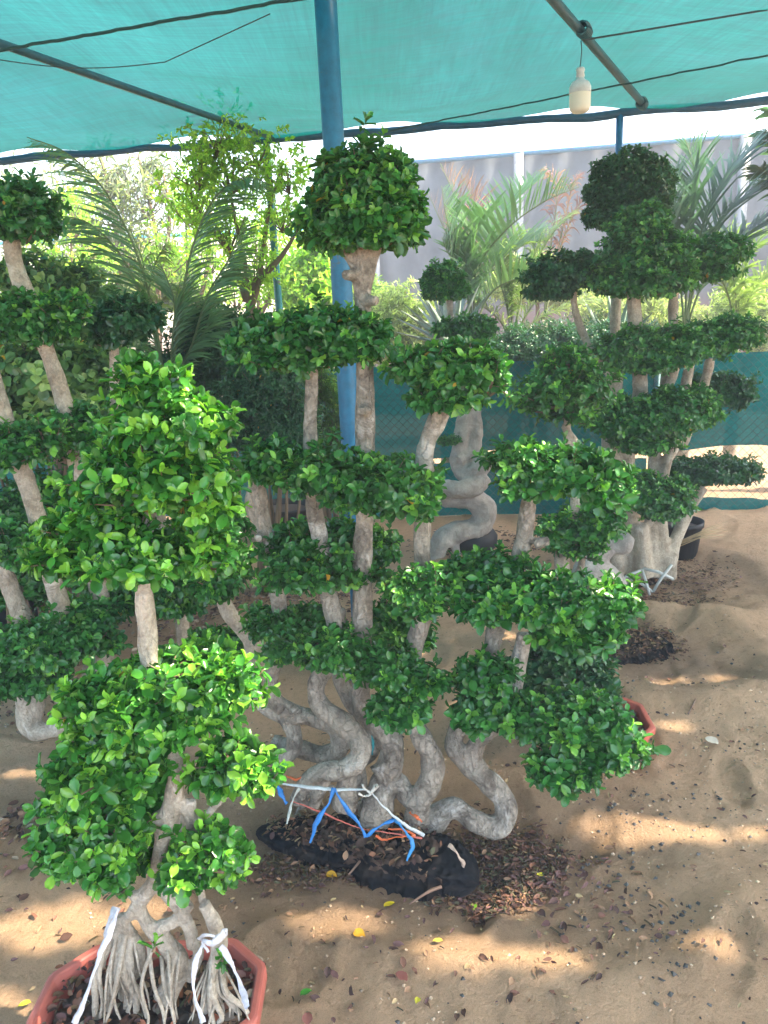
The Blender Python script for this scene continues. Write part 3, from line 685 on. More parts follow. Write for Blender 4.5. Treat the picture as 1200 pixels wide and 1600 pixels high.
# pale olive bushes, sunlit beyond the fence
for i, (x, y, hw, hh, Y, lab) in enumerate([(630, 480, 55, 75, 7.6, 'pale cream olive bush left of the spiky agave'), (1000, 455, 80, 60, 8.6, 'pale olive bush behind the trunks of the tall right tree'), (1165, 470, 60, 70, 8.2, 'pale dry bush at the right edge beneath the palms'), (840, 420, 70, 50, 8.8, 'pale sunlit bush behind the yellow green palm clump'),
                                      (250, 430, 80, 50, 9.5, 'hazy pale bush beyond the left palm'), (560, 440, 40, 50, 9.0, 'small pale bush right behind the blue post'), (80, 450, 90, 50, 9.5, 'pale hazy bush at the far left beyond the topiary')]):
    tree(lab, (x, y+120, Y), [[(x, y+130, Y), (x, y+50, Y), (x, y, Y)]], [(x, y, hw, hh, Y), (x-hw*.5, y+hh*.5, hw*.8, hh*.7, Y), (x+hw*.5, y+hh*.6, hw*.8, hh*.7, Y)], .06, 'pale' if i < 4 else 'olive', 1.6, 30+i, kind='lance', wid=.8, cat='bush', name='bush', group='pale bushes beyond the fence', twigs=22, k=7, young=.5)
# agave
ag = empty('agave', P(705, 560, 6.5)*[1, 1, 0], 'spiky grey blue agave with stiff pointed leaves behind the spiral trunk tree', 'agave')
def agave(e, px, py, Y, n, R, seed, col=(.20, .27, .22)):
    rs = np.random.RandomState(seed); c = P(px, py, Y)
    for i in range(n):
        az = i*2.4; el = .25+1.15*(i/n); L = R*(.8+.3*rs.rand()); d = np.array([math.cos(az)*math.cos(el), math.sin(az)*math.cos(el), math.sin(el)])
        s = norm(np.cross(d, [0, 0, 1.])); up = np.cross(s, d); V = []
        for k in range(7):
            t = k/6; w = L*.055*[.9, 1.1, 1.1, .95, .7, .4, .03][k]; q = c+d*L*t+np.array([0, 0, -.06*t*t*L])
            V += [q-s*w+up*w*.5, q-up*w*.15, q+s*w+up*w*.5, q-up*w*.45]
        Fc = []
        for k in range(6):
            a = 4*k; Fc += [(a, a+1, a+5, a+4), (a+1, a+2, a+6, a+5), (a+2, a+3, a+7, a+6), (a+3, a, a+4, a+7)]
        m = MB(); m.add(V, Fc, c=np.array(col)*(.8+.4*rs.rand())); m.build('leaf', M['plain'], e)
    m = MB(); m.tube([c*[1, 1, 0], c], [.12, .09], 10, lump=.1); m.build('stem', M['bark'], e)
agave(ag, 705, 545, 6.5, 34, .62, 3)
ag2 = empty('agave', P(985, 560, 6.6)*[1, 1, 0], 'grey green agave fan half hidden behind the trunks of the tall right tree', 'agave')
agave(ag2, 960, 560, 6.6, 22, .6, 5, (.17, .26, .18))

# ------------------------------------------------------------------ clipped and wild shrubs near the fence
def shrub(label, base, blobs, leaf, pal, young=.2, dens=1, kind='ficus', wid=.6, stems=4, cat='shrub', name='shrub', group=None, mt='leaf', shag=.25, k=7, inner=.7):
    g = P(*base) if len(base) == 3 else G(*base); e = empty(name, (g[0], g[1], 0), label, cat, group)
    m = MB(); rs = np.random.RandomState(len(label))
    for c, r in lobes_px(blobs):
        for i in range(stems):
            q = c+rs.randn(3)*r*.3; s = np.array([g[0]+rs.randn()*.06, g[1]+rs.randn()*.05, -.03])
            p, rd = smooth_path([s, (s+q)/2+rs.randn(3)*.04, q], [.013, .010, .005], 6); m.tube(p, rd, 6)
    m.build('stems', M['twig'], e)
    pad(e, blobs, leaf, pal, young, dens, 'foliage', k, wid, kind, .8, None, shag, mt, inner)
    return e
shrub('long dark clipped hedge on top of the green fence cloth between the trees', (860, 800), [(800, 550, 45, 40, 5.9), (860, 545, 70, 42, 5.95), (930, 540, 70, 38, 5.95), (1000, 545, 60, 38, 6.0)], .035, 'dark', .1, kind='small', group=None, cat='hedge', name='hedge')
shrub('dark fine leaved shrub between the left palm and the central topiary', (420, 860, 4.3), [(415, 600, 65, 75, 4.3), (440, 670, 60, 50, 4.3), (380, 660, 45, 60, 4.4)], .026, 'dark', .12, 1.0, wid=.5, k=6)
shrub('green weedy bush low in the middle left, behind the pad of the central topiary', (340, 760, 4.9), [(330, 520, 60, 45, 4.9), (350, 570, 65, 40, 4.8), (290, 590, 55, 60, 4.8), (240, 600, 50, 60, 4.8)], .04, 'dark', .2, 1.0, wid=.5)
shrub('soft bright green feathery shrub seen between two trunks beside the blue post', (515, 800, 5.2), [(515, 640, 32, 60, 5.2), (520, 690, 38, 50, 5.2), (500, 600, 25, 35, 5.2)], .05, 'olive', .2, 1.2, kind='lance', wid=.5, mt='leaf_soft')
PAL['jade'] = ((.07, .15, .055), (.14, .25, .08), (.30, .42, .13))
shrub('big broad leaved light olive green shrub at the left behind the leaning trunks', (90, 800, 3.7), [(70, 590, 100, 80, 3.7), (150, 600, 70, 70, 3.7), (60, 670, 90, 50, 3.6), (160, 640, 60, 60, 3.6), (-20, 600, 60, 90, 3.7)], .065, 'jade', .35, 1.0, wid=.85, k=6, inner=.8)
shrub('loose light green shrub above the left clipped pads', (80, 700, 4.8), [(60, 440, 60, 45, 4.8), (120, 450, 50, 45, 4.8), (20, 430, 40, 30, 4.8)], .07, 'jade', .5, .8, wid=.6, k=6)
shrub('low dark green shrub in the shade under the left trees', (80, 1000, 3.5), [(60, 800, 90, 60, 3.5), (20, 900, 70, 60, 3.3), (150, 870, 60, 50, 3.5)], .04, 'mid', .1, .9, kind='ficus')
shrub('small yellow green rosette shrub peeking out at the left edge', (40, 960, 3.2), [(30, 895, 26, 30, 3.2)], .06, 'jade', .9, .7, wid=.6, k=7)

# ------------------------------------------------------------------ topiary trees
def topiary(label, gx, group='cloud pruned ficus trees', cat='topiary tree', name='topiary_tree'):
    g = G(*gx) if len(gx) == 2 else np.array(gx, float)
    return empty(name, (g[0], g[1], 0), label, cat, group)

# --- the big central one
T2 = topiary('big central ficus with ball top and leaf pads on many snaking trunks', (590, 1275))
y = 2.12
def up(b):
    rs = np.random.RandomState(2)
    for i in range(16):         # knuckly roots at the foot
        x0_ = rs.uniform(455, 700); q = G(x0_, 1250+(x0_-455)*.19, 0); q = q+[0, rs.uniform(-.02, .06), rs.uniform(.02, .08)]
        e_ = q+[rs.uniform(-.08, .08), rs.uniform(-.10, .02), -rs.uniform(.05, .12)]
        p_, r_ = smooth_path([q, (q+e_)/2+[0, -.015, .015], e_], [.013, .010, .006], 4); b.tube(p_, r_, 8, lump=.15, seed=i)
    for q, d in [(P(568, 560, 2.1), (.03, -.03, .01)), (P(655, 740, 2.08), (-.02, -.03, .0)), (P(440, 880, 2.2), (.03, -.03, 0)), (P(412, 835, 2.2), (-.01, -.04, 0)), (P(553, 430, 2.1), (-.02, -.03, 0)), (P(575, 470, 2.1), (.02, -.03, .0)), (P(575, 640, 2.1), (-.02, -.03, .0)), (P(835, 850, 2.1), (.035, -.01, .01))]:
        b.tube([q, q+np.array(d)*.8, q+np.array(d)*1.1], [.018, .014, .013], 10)
trunk(T2, [
    [(566, 330, y, 14), (566, 420, y, 16), (568, 480, y, 14), (570, 600, y, 15), (571, 700, y, 15), (570, 800, y, 15), (567, 860, y, 16), (566, 950, y, 15), (566, 1040, y, 16), (564, 1095, y+.02, 16), (578, 1122, y+.02, 18), (602, 1140, y+.01, 20), (613, 1168, y-.01, 20), (607, 1198, y-.03, 20), (592, 1214, y-.04, 20)], [(608, 1190, y, 18), (600, 1225, y-.02, 22), (590, 1255, y-.04, 24), (584, 1300, y-.04, 27)],
    [(560, 425, y, 10), (545, 400, y, 9), (528, 378, y, 8)],
    [(566, 470, y, 12), (572, 440, y, 11), (590, 380, y, 9)],
    [(487, 540, y+.05, 10), (487, 600, y+.05, 10), (485, 680, y+.05, 11), (490, 790, y+.05, 14), (500, 840, y+.04, 14), (512, 920, y, 15), (522, 975, y, 14), (516, 1030, y, 14), (495, 1068, y-.02, 14), (500, 1102, y-.03, 16), (534, 1128, y-.05, 17), (560, 1156, y-.07, 17), (561, 1184, y-.09, 17), (538, 1202, y-.10, 16), (505, 1206, y-.08, 16), (478, 1224, y-.05, 14), (462, 1252, y-.03, 11)],
    [(530, 950, 2.2, 11), (528, 1020, 2.2, 12), (534, 1070, 2.2, 12), (556, 1104, 2.2, 13), (584, 1140, 2.19, 14), (578, 1172, 2.18, 14), (556, 1196, 2.18, 15), (560, 1240, 2.16, 18)],
    [(515, 1206, y-.05, 12), (500, 1230, y-.07, 12), (490, 1262, y-.07, 9)], [(480, 1222, y-.05, 9), (472, 1245, y-.06, 8), (475, 1262, y-.06, 6)],
    [(545, 1200, y-.05, 13), (542, 1225, y-.05, 17), (538, 1262, y-.05, 21)],
    [(400, 740, 2.2, 11), (412, 820, 2.2, 12), (428, 880, 2.2, 13), (436, 950, 2.2, 13), (442, 1000, 2.2, 13), (428, 1040, 2.2, 12), (424, 1085, 2.2, 13), (452, 1112, 2.2, 14), (490, 1122, 2.2, 14), (524, 1138, 2.2, 15), (532, 1166, 2.2, 16), (505, 1180, 2.22, 15), (462, 1168, 2.25, 13), (430, 1160, 2.3, 12)],
    [(400, 750, 2.2, 10), (390, 790, 2.2, 8), (404, 815, 2.2, 9)],
    [(380, 1085, 2.25, 10), (416, 1106, 2.25, 12), (448, 1124, 2.22, 13), (460, 1148, 2.2, 13), (454, 1176, 2.18, 13), (425, 1184, 2.2, 12), (395, 1172, 2.25, 12)],
    [(692, 618, y-.02, 13), (668, 690, y-.02, 13), (662, 740, y-.02, 16), (660, 830, y-.02, 14), (660, 880, y-.02, 14), (660, 960, y-.02, 15), (648, 1010, y-.02, 15), (640, 1060, y-.02, 16), (640, 1110, y-.03, 16), (656, 1148, y-.05, 17), (674, 1180, y-.06, 18), (674, 1214, y-.06, 19), (656, 1246, y-.05, 19), (634, 1240, y-.04, 16), (622, 1220, y-.03, 14), (604, 1226, y-.04, 14)],
    [(668, 690, y, 13), (690, 650, y, 12), (720, 610, y, 9)],
    [(656, 1250, y-.05, 20), (650, 1285, y-.04, 18), (660, 1310, y, 14)],
    [(832, 740, y, 10), (824, 800, y, 12), (816, 850, y, 14), (802, 900, y, 13), (780, 960, y, 14), (766, 1020, y, 13), (740, 1090, y, 13), (715, 1140, y, 14), (710, 1168, y-.02, 15), (730, 1196, y-.03, 15), (756, 1216, y-.04, 17), (786, 1246, y-.06, 18), (790, 1280, y-.08, 18), (768, 1292, y-.08, 18), (738, 1280, y-.08, 17), (712, 1262, y-.06, 17), (686, 1274, y-.04, 19), (670, 1298, y-.03, 19)],
    [(820, 990, y-.05, 13), (806, 1060, y-.05, 14), (800, 1100, y-.05, 13), (762, 1145, y-.04, 13), (746, 1160, y-.03, 14), (740, 1186, y-.03, 14), (756, 1214, y-.05, 14), (774, 1238, y-.06, 14)],
    [(808, 1085, y-.05, 11), (818, 1130, y-.05, 10), (850, 1150, y-.1, 9), (900, 1160, y-.12, 7)],
], 'bark_root', .0055, .006, .05, extra=up)
yf = 2.05
pad(T2, [(569, 303, 88, 84, 2.12), (566, 338, 103, 58, 2.12), (570, 368, 98, 34, 2.12)], .036, 'mid', .16, 1.15, label='round ball crown at the top', shag=.07, lumpy=.05)
pad(T2, [(420, 535, 68, 48, 2.2), (490, 520, 82, 46, 2.12), (555, 535, 58, 50, 2.08), (470, 555, 90, 30, 2.15)], .036, 'mid', .14, 1.1)
pad(T2, [(655, 572, 55, 38, 2.08), (720, 578, 70, 52, 2.05), (762, 590, 38, 42, 2.03), (700, 620, 60, 28, 2.05)], .038, 'mid', .2, 1.1)
pad(T2, [(430, 725, 60, 42, 2.15), (500, 740, 80, 50, 2.08), (580, 765, 80, 50, 2.02), (645, 775, 52, 50, 2.0), (630, 735, 60, 26, 2.15)], .038, 'mid', .2, 1.1)
pad(T2, [(460, 850, 60, 38, 2.2), (530, 850, 70, 42, 2.22), (590, 860, 40, 36, 2.25), (480, 895, 70, 36, 2.1), (555, 895, 50, 28, 2.15)], .037, 'mid', .14, 1.1)
pad(T2, [(410, 975, 34, 34, 2.2), (470, 975, 60, 34, 2.18), (510, 1015, 60, 40, 2.05), (450, 1010, 42, 30, 2.08)], .037, 'mid', .16, 1.1)
pad(T2, [(640, 918, 45, 36, 2.02), (680, 920, 52, 38, 2.02), (660, 945, 45, 26, 2.0)], .038, 'mid', .28, 1.1)
pad(T2, [(600, 1045, 55, 40, 2.02), (660, 1065, 45, 34, 2.0), (625, 1105, 50, 42, 1.98), (570, 1030, 35, 30, 2.05)], .037, 'mid', .16, 1.1)
pad(T2, [(600, 975, 50, 45, 2.5), (640, 1000, 40, 30, 2.5)], .037, 'mid', .2, 1)
pad(T2, [(825, 718, 70, 34, 2.1), (880, 740, 75, 48, 2.05), (945, 755, 52, 46, 2.02), (830, 755, 55, 34, 2.05)], .039, 'mid', .26, 1.1)
pad(T2, [(760, 890, 65, 38, 2.1), (770, 940, 68, 44, 2.0), (860, 940, 85, 55, 1.98), (945, 945, 65, 48, 1.98), (900, 985, 75, 38, 1.95)], .039, 'mid', .3, 1.1)
pad(T2, [(760, 1055, 55, 40, 2.02), (760, 1110, 58, 44, 1.98), (830, 1120, 55, 42, 1.96), (900, 1120, 75, 50, 1.94), (950, 1165, 65, 45, 1.92), (880, 1200, 62, 44, 1.88)], .040, 'mid', .18, 1.1)

# --- foreground potted one
soilz = .165
PC = np.array([-.565, 1.36, 0])
T1 = empty('bonsai_tree', (PC[0], PC[1], soilz), 'bright green bonsai with woven lattice trunk in the large red pot in front', 'bonsai', 'cloud pruned ficus trees')
y = 1.38
def T1x():
    rs = np.random.RandomState(5); b = MB()
    def rt(x, yy, Y0, x2, y2, Y1, r):
        a = P(x, yy, Y0); c = P(x2, y2, Y1); c[2] = min(c[2], soilz+.01); md = (a*.55+c*.45)+np.array([rs.randn()*.008, -.012, .006]); m2 = (a*.2+c*.8)+rs.randn(3)*.005
        p_, r_ = smooth_path([a, md, m2, c], [r, r*.9, r*.75, r*.5], 5); b.tube(p_, r_, 7, lump=.12, seed=rs.randint(99))
    for k in range(18):
        x_ = 166+rs.rand()*44; rt(x_, 1455+rs.uniform(-8, 14), y, x_+rs.uniform(-44, 28), rs.uniform(1530, 1585), y-.02-rs.rand()*.05, rs.choice([.003, .0045, .006, .010]))
    for k in range(14):
        x_ = 322+k*2; rt(x_, 1512+rs.uniform(-5, 10), y-.03, x_+(k-5)*6, rs.uniform(1560, 1600), y-.05-rs.rand()*.04, rs.choice([.0025, .004, .008]))
    for k in range(6):
        x_ = 232+k*10; rt(x_, 1480+rs.uniform(-20, 15), y-.01, x_+rs.uniform(-25, 25), rs.uniform(1560, 1590), y-.05-rs.rand()*.04, rs.uniform(.003, .0055))
    b.build('aerial_roots', M['bark'], T1)
T1x()
trunk(T1, [
    [(240, 760, 1.42, 8.6), (226, 860, 1.42, 12.0), (226, 930, 1.4, 13.8), (230, 985, 1.4, 15.5), (234, 1035, 1.4, 14.6), (250, 1110, y, 12.0), (274, 1190, y, 12.0), (272, 1240, y, 15.5), (262, 1280, y, 15.5), (250, 1330, y, 11.2), (240, 1375, y, 11.2), (222, 1405, y, 12.0), (205, 1430, y, 10.3)],
    [(224, 905, 1.4, 7.7), (218, 880, 1.4, 7.7), (190, 850, 1.42, 6.0)],
    [(272, 1240, y, 10.3), (300, 1275, y, 10.3), (318, 1305, y, 7.7), (330, 1330, y, 6.0)],
    [(262, 1270, y, 11.2), (230, 1290, y, 12.0), (222, 1320, y, 11.2), (205, 1345, y, 8.6), (190, 1370, y, 7.7)],
    [(300, 1250, y, 7.7), (292, 1290, y, 12.0), (280, 1310, y, 11.2), (262, 1290, y, 8.6)],
    [(220, 1290, y, 8.6), (200, 1265, y, 6.9), (170, 1240, y, 6.0)],
    [(310, 1290, y, 6.9), (335, 1260, y, 6.0), (370, 1230, y, 4.3)],
    [(240, 1375, y, 10.3), (262, 1400, y, 9.5), (282, 1425, y, 10.3), (298, 1455, y, 10.3), (300, 1480, y, 8.6)],
    [(296, 1412, y, 9.5), (272, 1440, y, 10.3), (252, 1450, y, 11.2), (262, 1480, y, 14.6)],
    [(205, 1395, y, 7.7), (215, 1410, y, 8.6), (228, 1440, y, 10.3), (255, 1470, y, 13.8), (278, 1500, y, 17.2), (272, 1530, y, 18.1), (256, 1565, y-.02, 18.9)],
    [(186, 1430, y, 8.6), (198, 1450, y, 9.5), (212, 1475, y, 11.2), (218, 1505, y, 12.0), (200, 1535, y, 10.3), (192, 1560, y, 8.6)],
    [(205, 1430, y, 9.5), (190, 1440, y, 8.6), (182, 1465, y, 8.6)],
    [(318, 1412, y-.02, 9.5), (334, 1440, y-.02, 12.0), (342, 1470, y-.02, 12.9), (338, 1500, y-.02, 12.9), (328, 1535, y-.03, 12.0), (326, 1580, y-.04, 11.2)],
    [(300, 1460, y, 7.7), (310, 1490, y, 8.6), (296, 1530, y, 8.6)],
    [(265, 1300, y, 7.7), (300, 1330, y, 6.9), (310, 1370, y, 6.0), (318, 1412, y, 6.0)],
], 'bark', .0038, .003, .03)
L1 = .036
pad(T1, [(212, 572, 34, 26, 1.45), (240, 605, 66, 40, 1.45), (265, 665, 98, 58, 1.43), (240, 740, 112, 72, 1.41), (150, 820, 84, 58, 1.40), (105, 868, 62, 44, 1.40), (215, 868, 105, 48, 1.38), (318, 780, 60, 66, 1.43), (325, 865, 46, 50, 1.47)], L1*.92, 'bright', .38, 1.1, shag=.24, label='large cone shaped top crown')
pad(T1, [(280, 1045, 100, 45, 1.40), (345, 1075, 70, 52, 1.38), (200, 1090, 100, 55, 1.36), (270, 1120, 85, 52, 1.34), (170, 1145, 70, 45, 1.36), (235, 1160, 50, 34, 1.40)], L1, 'bright', .45, 1.05, shag=.26)
pad(T1, [(165, 1190, 90, 50, 1.36), (120, 1245, 62, 48, 1.34), (170, 1260, 66, 48, 1.36), (108, 1325, 62, 56, 1.34), (175, 1345, 60, 50, 1.33), (165, 1300, 70, 48, 1.34), (215, 1300, 40, 34, 1.42), (235, 1205, 50, 40, 1.42), (225, 1250, 40, 36, 1.43), (235, 1330, 34, 34, 1.42)], L1, 'bright', .3, 1.05, shag=.3)
pad(T1, [(368, 1183, 64, 40, 1.34), (398, 1212, 42, 38, 1.32), (335, 1212, 48, 36, 1.35)], L1, 'bright', .5, 1.0, shag=.3)
pad(T1, [(345, 1330, 44, 46, 1.33), (312, 1312, 42, 36, 1.35), (285, 1365, 44, 36, 1.33), (350, 1365, 30, 28, 1.33)], L1, 'bright', .4, 1.0, shag=.3)
pad(T1, [(190, 1385, 22, 18, 1.34)], L1*.9, 'bright', .4, .8, shag=.3)
pad(T1, [(240, 1480, 15, 18, 1.30)], L1, 'bright', .8, .7, shag=.3, name='shoot')
pad(T1, [(345, 1500, 14, 22, 1.32)], L1*.7, 'bright', .6, .6, shag=.3, name='shoot')

def octagon_pot(name, label, c, hw, hd, cut, h, rot, group, col=(.42, .115, .085), flare=.80, thick=.016):
    e = empty(name, (c[0], c[1], c[2]), label, 'plant pot', group)
    def ring(s, z, inset=0):
        a, b, k = hw*s-inset, hd*s-inset, cut*s-inset*.4
        p = [(a-k, b), (a, b-k), (a, -(b-k)), (a-k, -b), (-(a-k), -b), (-a, -(b-k)), (-a, b-k), (-(a-k), b)]
        out = []
        for i in range(8):      # small chamfers so the corners are not razor sharp
            q0, q1, q2 = np.array(p[i-1]), np.array(p[i]), np.array(p[(i+1) % 8])
            for d_ in (q0, q2): out.append(q1+norm(d_-q1)*.008)
        cs, sn = math.cos(rot), math.sin(rot)
        return np.array([(c[0]+x*cs-y_*sn, c[1]+x*sn+y_*cs, c[2]+z) for x, y_ in out])
    prof = [(flare, 0, 0), (flare+.03, .012, 0), (.93, h*.72, 0), (.94, h*.78, 0), (1.0, h*.80, 0), (1.015, h*.83, 0), (1.015, h*.965, 0), (1.005, h*.99, 0), (1.0, h, .004), (1.0, h, thick*.8), (1.0, h*.985, thick), (.95, h*.86, thick*.8), (.92, h*.5, thick)]
    R_ = [ring(s, z, i_) for s, z, i_ in prof]; n = len(R_[0]); V = np.concatenate(R_)
    Fc = [(i*n+j, i*n+(j+1) % n, (i+1)*n+(j+1) % n, (i+1)*n+j) for i in range(len(R_)-1) for j in range(n)]
    Fc.append(tuple(range(n-1, -1, -1)))
    m = MB(); m.add(V, Fc, c=col); m.build('pot_body', M['pot'], e, smooth=False)
    rs = np.random.RandomState(4); gx, gy = np.meshgrid(np.linspace(-1, 1, 60), np.linspace(-1, 1, 44)); s_ = .925
    kx = np.maximum(1, (np.abs(gx)*hw+np.abs(gy)*hd)/(hw+hd-cut)); x_ = gx/kx*(hw*s_-thick); y_ = gy/kx*(hd*s_-thick)
    z_ = h*.76+fbm(gx*5, gy*5, 3)*.05+fbm(gx*20, gy*20, 5)*.035
    cs, sn = math.cos(rot), math.sin(rot)
    V = np.stack([(c[0]+x_*cs-y_*sn).ravel(), (c[1]+x_*sn+y_*cs).ravel(), (c[2]+z_).ravel()], 1)
    i = np.arange(43*60).reshape(43, 60)[:, :-1].ravel()
    fast_mesh('soil', V, np.zeros((0, 3), int), np.stack([i, i+1, i+61, i+60], 1), np.array([.065, .046, .034])*(1+1.6*fbm(gx*25, gy*25, 8).ravel()[:, None]), M['plain'], e)
    return e
M['pot'] = tint_mat('sun_faded_red_plastic', .5, .4, 7, .05)
octagon_pot('plant_pot', 'large red brown octagonal plastic pot at the bottom left holding the bonsai', (PC[0]+.012, PC[1]+.012, 0), .240, .150, .080, .185, -.0, 'red brown plastic pots')

# --- right hand neighbours of the big one
Tt = topiary('small open ficus with loose bushy top on thin trunk, right of the spiral trunk', (935, 1040))
y = 3.3
trunk(Tt, [[(890, 600, y, 4), (886, 660, y, 6), (890, 700, y, 8), (900, 760, y, 9), (893, 830, y, 8), (880, 880, y, 9), (885, 930, y, 10), (920, 1000, y, 15), (940, 1040, y, 14)],
           [(874, 840, y, 5), (872, 880, y, 6), (880, 920, y, 7)], [(915, 850, y, 5), (906, 890, y, 6), (890, 930, y, 8)], [(888, 850, y, 5), (885, 890, y, 6), (890, 930, y, 8)], [(880, 665, y, 5), (896, 690, y, 8), (892, 705, y, 6)]], 'bark', .008, .006)
pad(Tt, [(885, 570, 38, 34, y), (880, 610, 70, 42, y), (915, 600, 38, 40, y), (850, 625, 45, 28, y), (890, 645, 45, 20, y)], .040, 'mid', .28, .75, shag=.4, label='loose upright tuft at the top')
pad(Tt, [(880, 830, 45, 34, y), (930, 815, 45, 45, y), (900, 850, 45, 26, y)], .038, 'mid', .2, 1.0, shag=.2)
pad(Tt, [(905, 720, 50, 22, y+.1), (960, 760, 30, 40, y+.1)], .038, 'mid', .2, .9, shag=.2)
pad(Tt, [(890, 1010, 60, 40, 2.75), (910, 1045, 45, 34, 2.7)], .036, 'dark', .2, .9, shag=.2)

# low bonsai in the small octagonal pot on the right
g3 = G(950, 1165)
T4 = empty('bonsai_tree', (g3[0], g3[1], .09), 'low wide dark green bonsai spilling over the small red pot at the right', 'bonsai', 'cloud pruned ficus trees')
y = float(g3[1])
trunk(T4, [[(915, 1175, y, 14), (905, 1130, y, 13), (880, 1090, y, 10), (850, 1060, y, 7)], [(905, 1130, y, 10), (930, 1090, y, 8), (950, 1075, y, 5)]], 'bark', .008, .006)
pad(T4, [(850, 1050, 60, 34, y), (900, 1065, 65, 42, y-.03), (870, 1020, 50, 28, y+.05), (935, 1105, 40, 34, y-.1), (800, 1060, 50, 36, y)], .038, 'dark', .35, 1.0, shag=.2)
octagon_pot('plant_pot', 'small red brown octagonal pot half hidden under the leaves at the right', (g3[0]-.025, g3[1]+.0, 0), .165, .14, .055, .12, -.05, 'red brown plastic pots', (.48, .12, .08))

# --- tall right tree
T5 = topiary('tall many tiered ficus on the right with a wide cone top above stacked leaf pads', (1005, 915))
y = 4.15
trunk(T5, [[(990, 440, y, 10), (992, 520, y, 11), (1000, 580, y, 12), (998, 640, y, 12), (980, 720, y, 12), (985, 800, y, 12), (990, 880, y, 14), (985, 915, y, 16)],
           [(968, 560, y, 8), (962, 640, y, 7), (960, 700, y, 8), (978, 790, y, 9), (975, 890, y, 14)],
           [(1053, 450, y+.1, 9), (1050, 520, y+.1, 8), (1040, 600, y+.1, 8), (1022, 720, y+.05, 9), (1018, 820, y, 11), (1020, 900, y, 15)],
           [(1080, 560, y, 8), (1070, 610, y, 8), (1055, 690, y, 9), (1040, 730, y, 9), (1030, 800, y, 11), (1040, 905, y, 14)],
           [(1110, 560, y+.2, 8), (1100, 600, y+.2, 8), (1065, 700, y+.2, 8)],
           [(1100, 760, y+.1, 7), (1075, 800, y+.1, 9), (1050, 860, y, 11), (1045, 905, y, 12)],
           [(900, 430, y+.1, 5), (898, 480, y+.1, 6), (920, 540, y+.1, 7), (960, 600, y+.05, 8), (975, 700, y, 9)],
           [(1000, 820, y-.05, 12), (1005, 900, y-.05, 18)], [(965, 850, y-.05, 10), (960, 915, y-.05, 14)], [(1060, 560, y, 6), (1040, 620, y, 7)]], 'bark', .012, .014, .07)
pl = dict(leaf=.036, pal='far', dens=1.0, shag=.1)
pad(T5, [(1000, 355, 48, 36, y), (1005, 400, 72, 48, y), (1000, 440, 82, 38, y), (960, 430, 45, 40, y), (1048, 415, 38, 40, y)], young=.25, label='wide cone shaped top crown', **pl)
pad(T5, [(870, 430, 52, 38, y+.1), (905, 415, 30, 25, y+.1), (860, 455, 42, 20, y+.1)], young=.1, leaf=.036, pal='dark', dens=1.0, shag=.1)
pad(T5, [(1120, 395, 50, 30, y+.15), (1105, 420, 45, 28, y+.15)], young=.1, **pl)
pad(T5, [(985, 545, 55, 36, y-.1), (1045, 545, 60, 38, y-.1), (1010, 565, 60, 28, y-.1)], young=.3, **pl)
pad(T5, [(1130, 525, 62, 34, y+.1), (1100, 540, 45, 30, y+.05)], young=.25, **pl)
pad(T5, [(975, 660, 55, 42, y-.15), (1040, 650, 60, 46, y-.2), (1085, 640, 42, 40, y-.15), (1010, 690, 50, 26, y-.2)], young=.35, **pl)
pad(T5, [(1135, 615, 45, 34, y+.3), (1110, 600, 35, 22, y+.3)], young=.05, leaf=.036, pal='dark', dens=1.0, shag=.1)
pad(T5, [(1035, 785, 48, 42, y-.2), (1005, 770, 40, 34, y-.2), (1055, 770, 25, 30, y-.2)], young=.3, **pl)
pad(T5, [(1110, 735, 62, 26, y+.2), (1150, 740, 42, 22, y+.2), (1080, 745, 40, 22, y+.2)], young=.05, leaf=.036, pal='dark', dens=1.0, shag=.1)
T6 = topiary('darker ficus with a smooth rounded dome crown behind the tall tiered tree', (965, 850))
trunk(T6, [[(975, 330, 4.9, 8), (962, 480, 4.9, 8), (960, 560, 4.9, 9), (950, 700, 4.9, 11), (955, 850, 4.9, 14)]], 'bark', .014, .01)
pad(T6, [(983, 298, 70, 66, 4.85), (980, 335, 70, 38, 4.85)], .036, 'dark', .06, 1.2, shag=.05, label='smooth dark dome crown', lumpy=.04)
pad(T6, [(930, 620, 40, 30, 4.9), (900, 560, 55, 26, 4.9)], .036, 'dark', .1, 1.0, shag=.1)
# fat swollen ginseng roots
Tg = empty('caudex_plant', G(935, 925), 'smooth fat pinkish grey swollen root lying between the trees at the right', 'bonsai')
trunk(Tg, [[(905, 880, 3.95, 24), (930, 895, 3.95, 30), (958, 925, 3.95, 26), (970, 945, 3.95, 14)], [(985, 835, 3.95, 12), (972, 848, 3.95, 18), (950, 856, 3.95, 14), (932, 878, 3.95, 18), (925, 895, 3.95, 20)]], 'bark_smooth', .012, .012, .1)

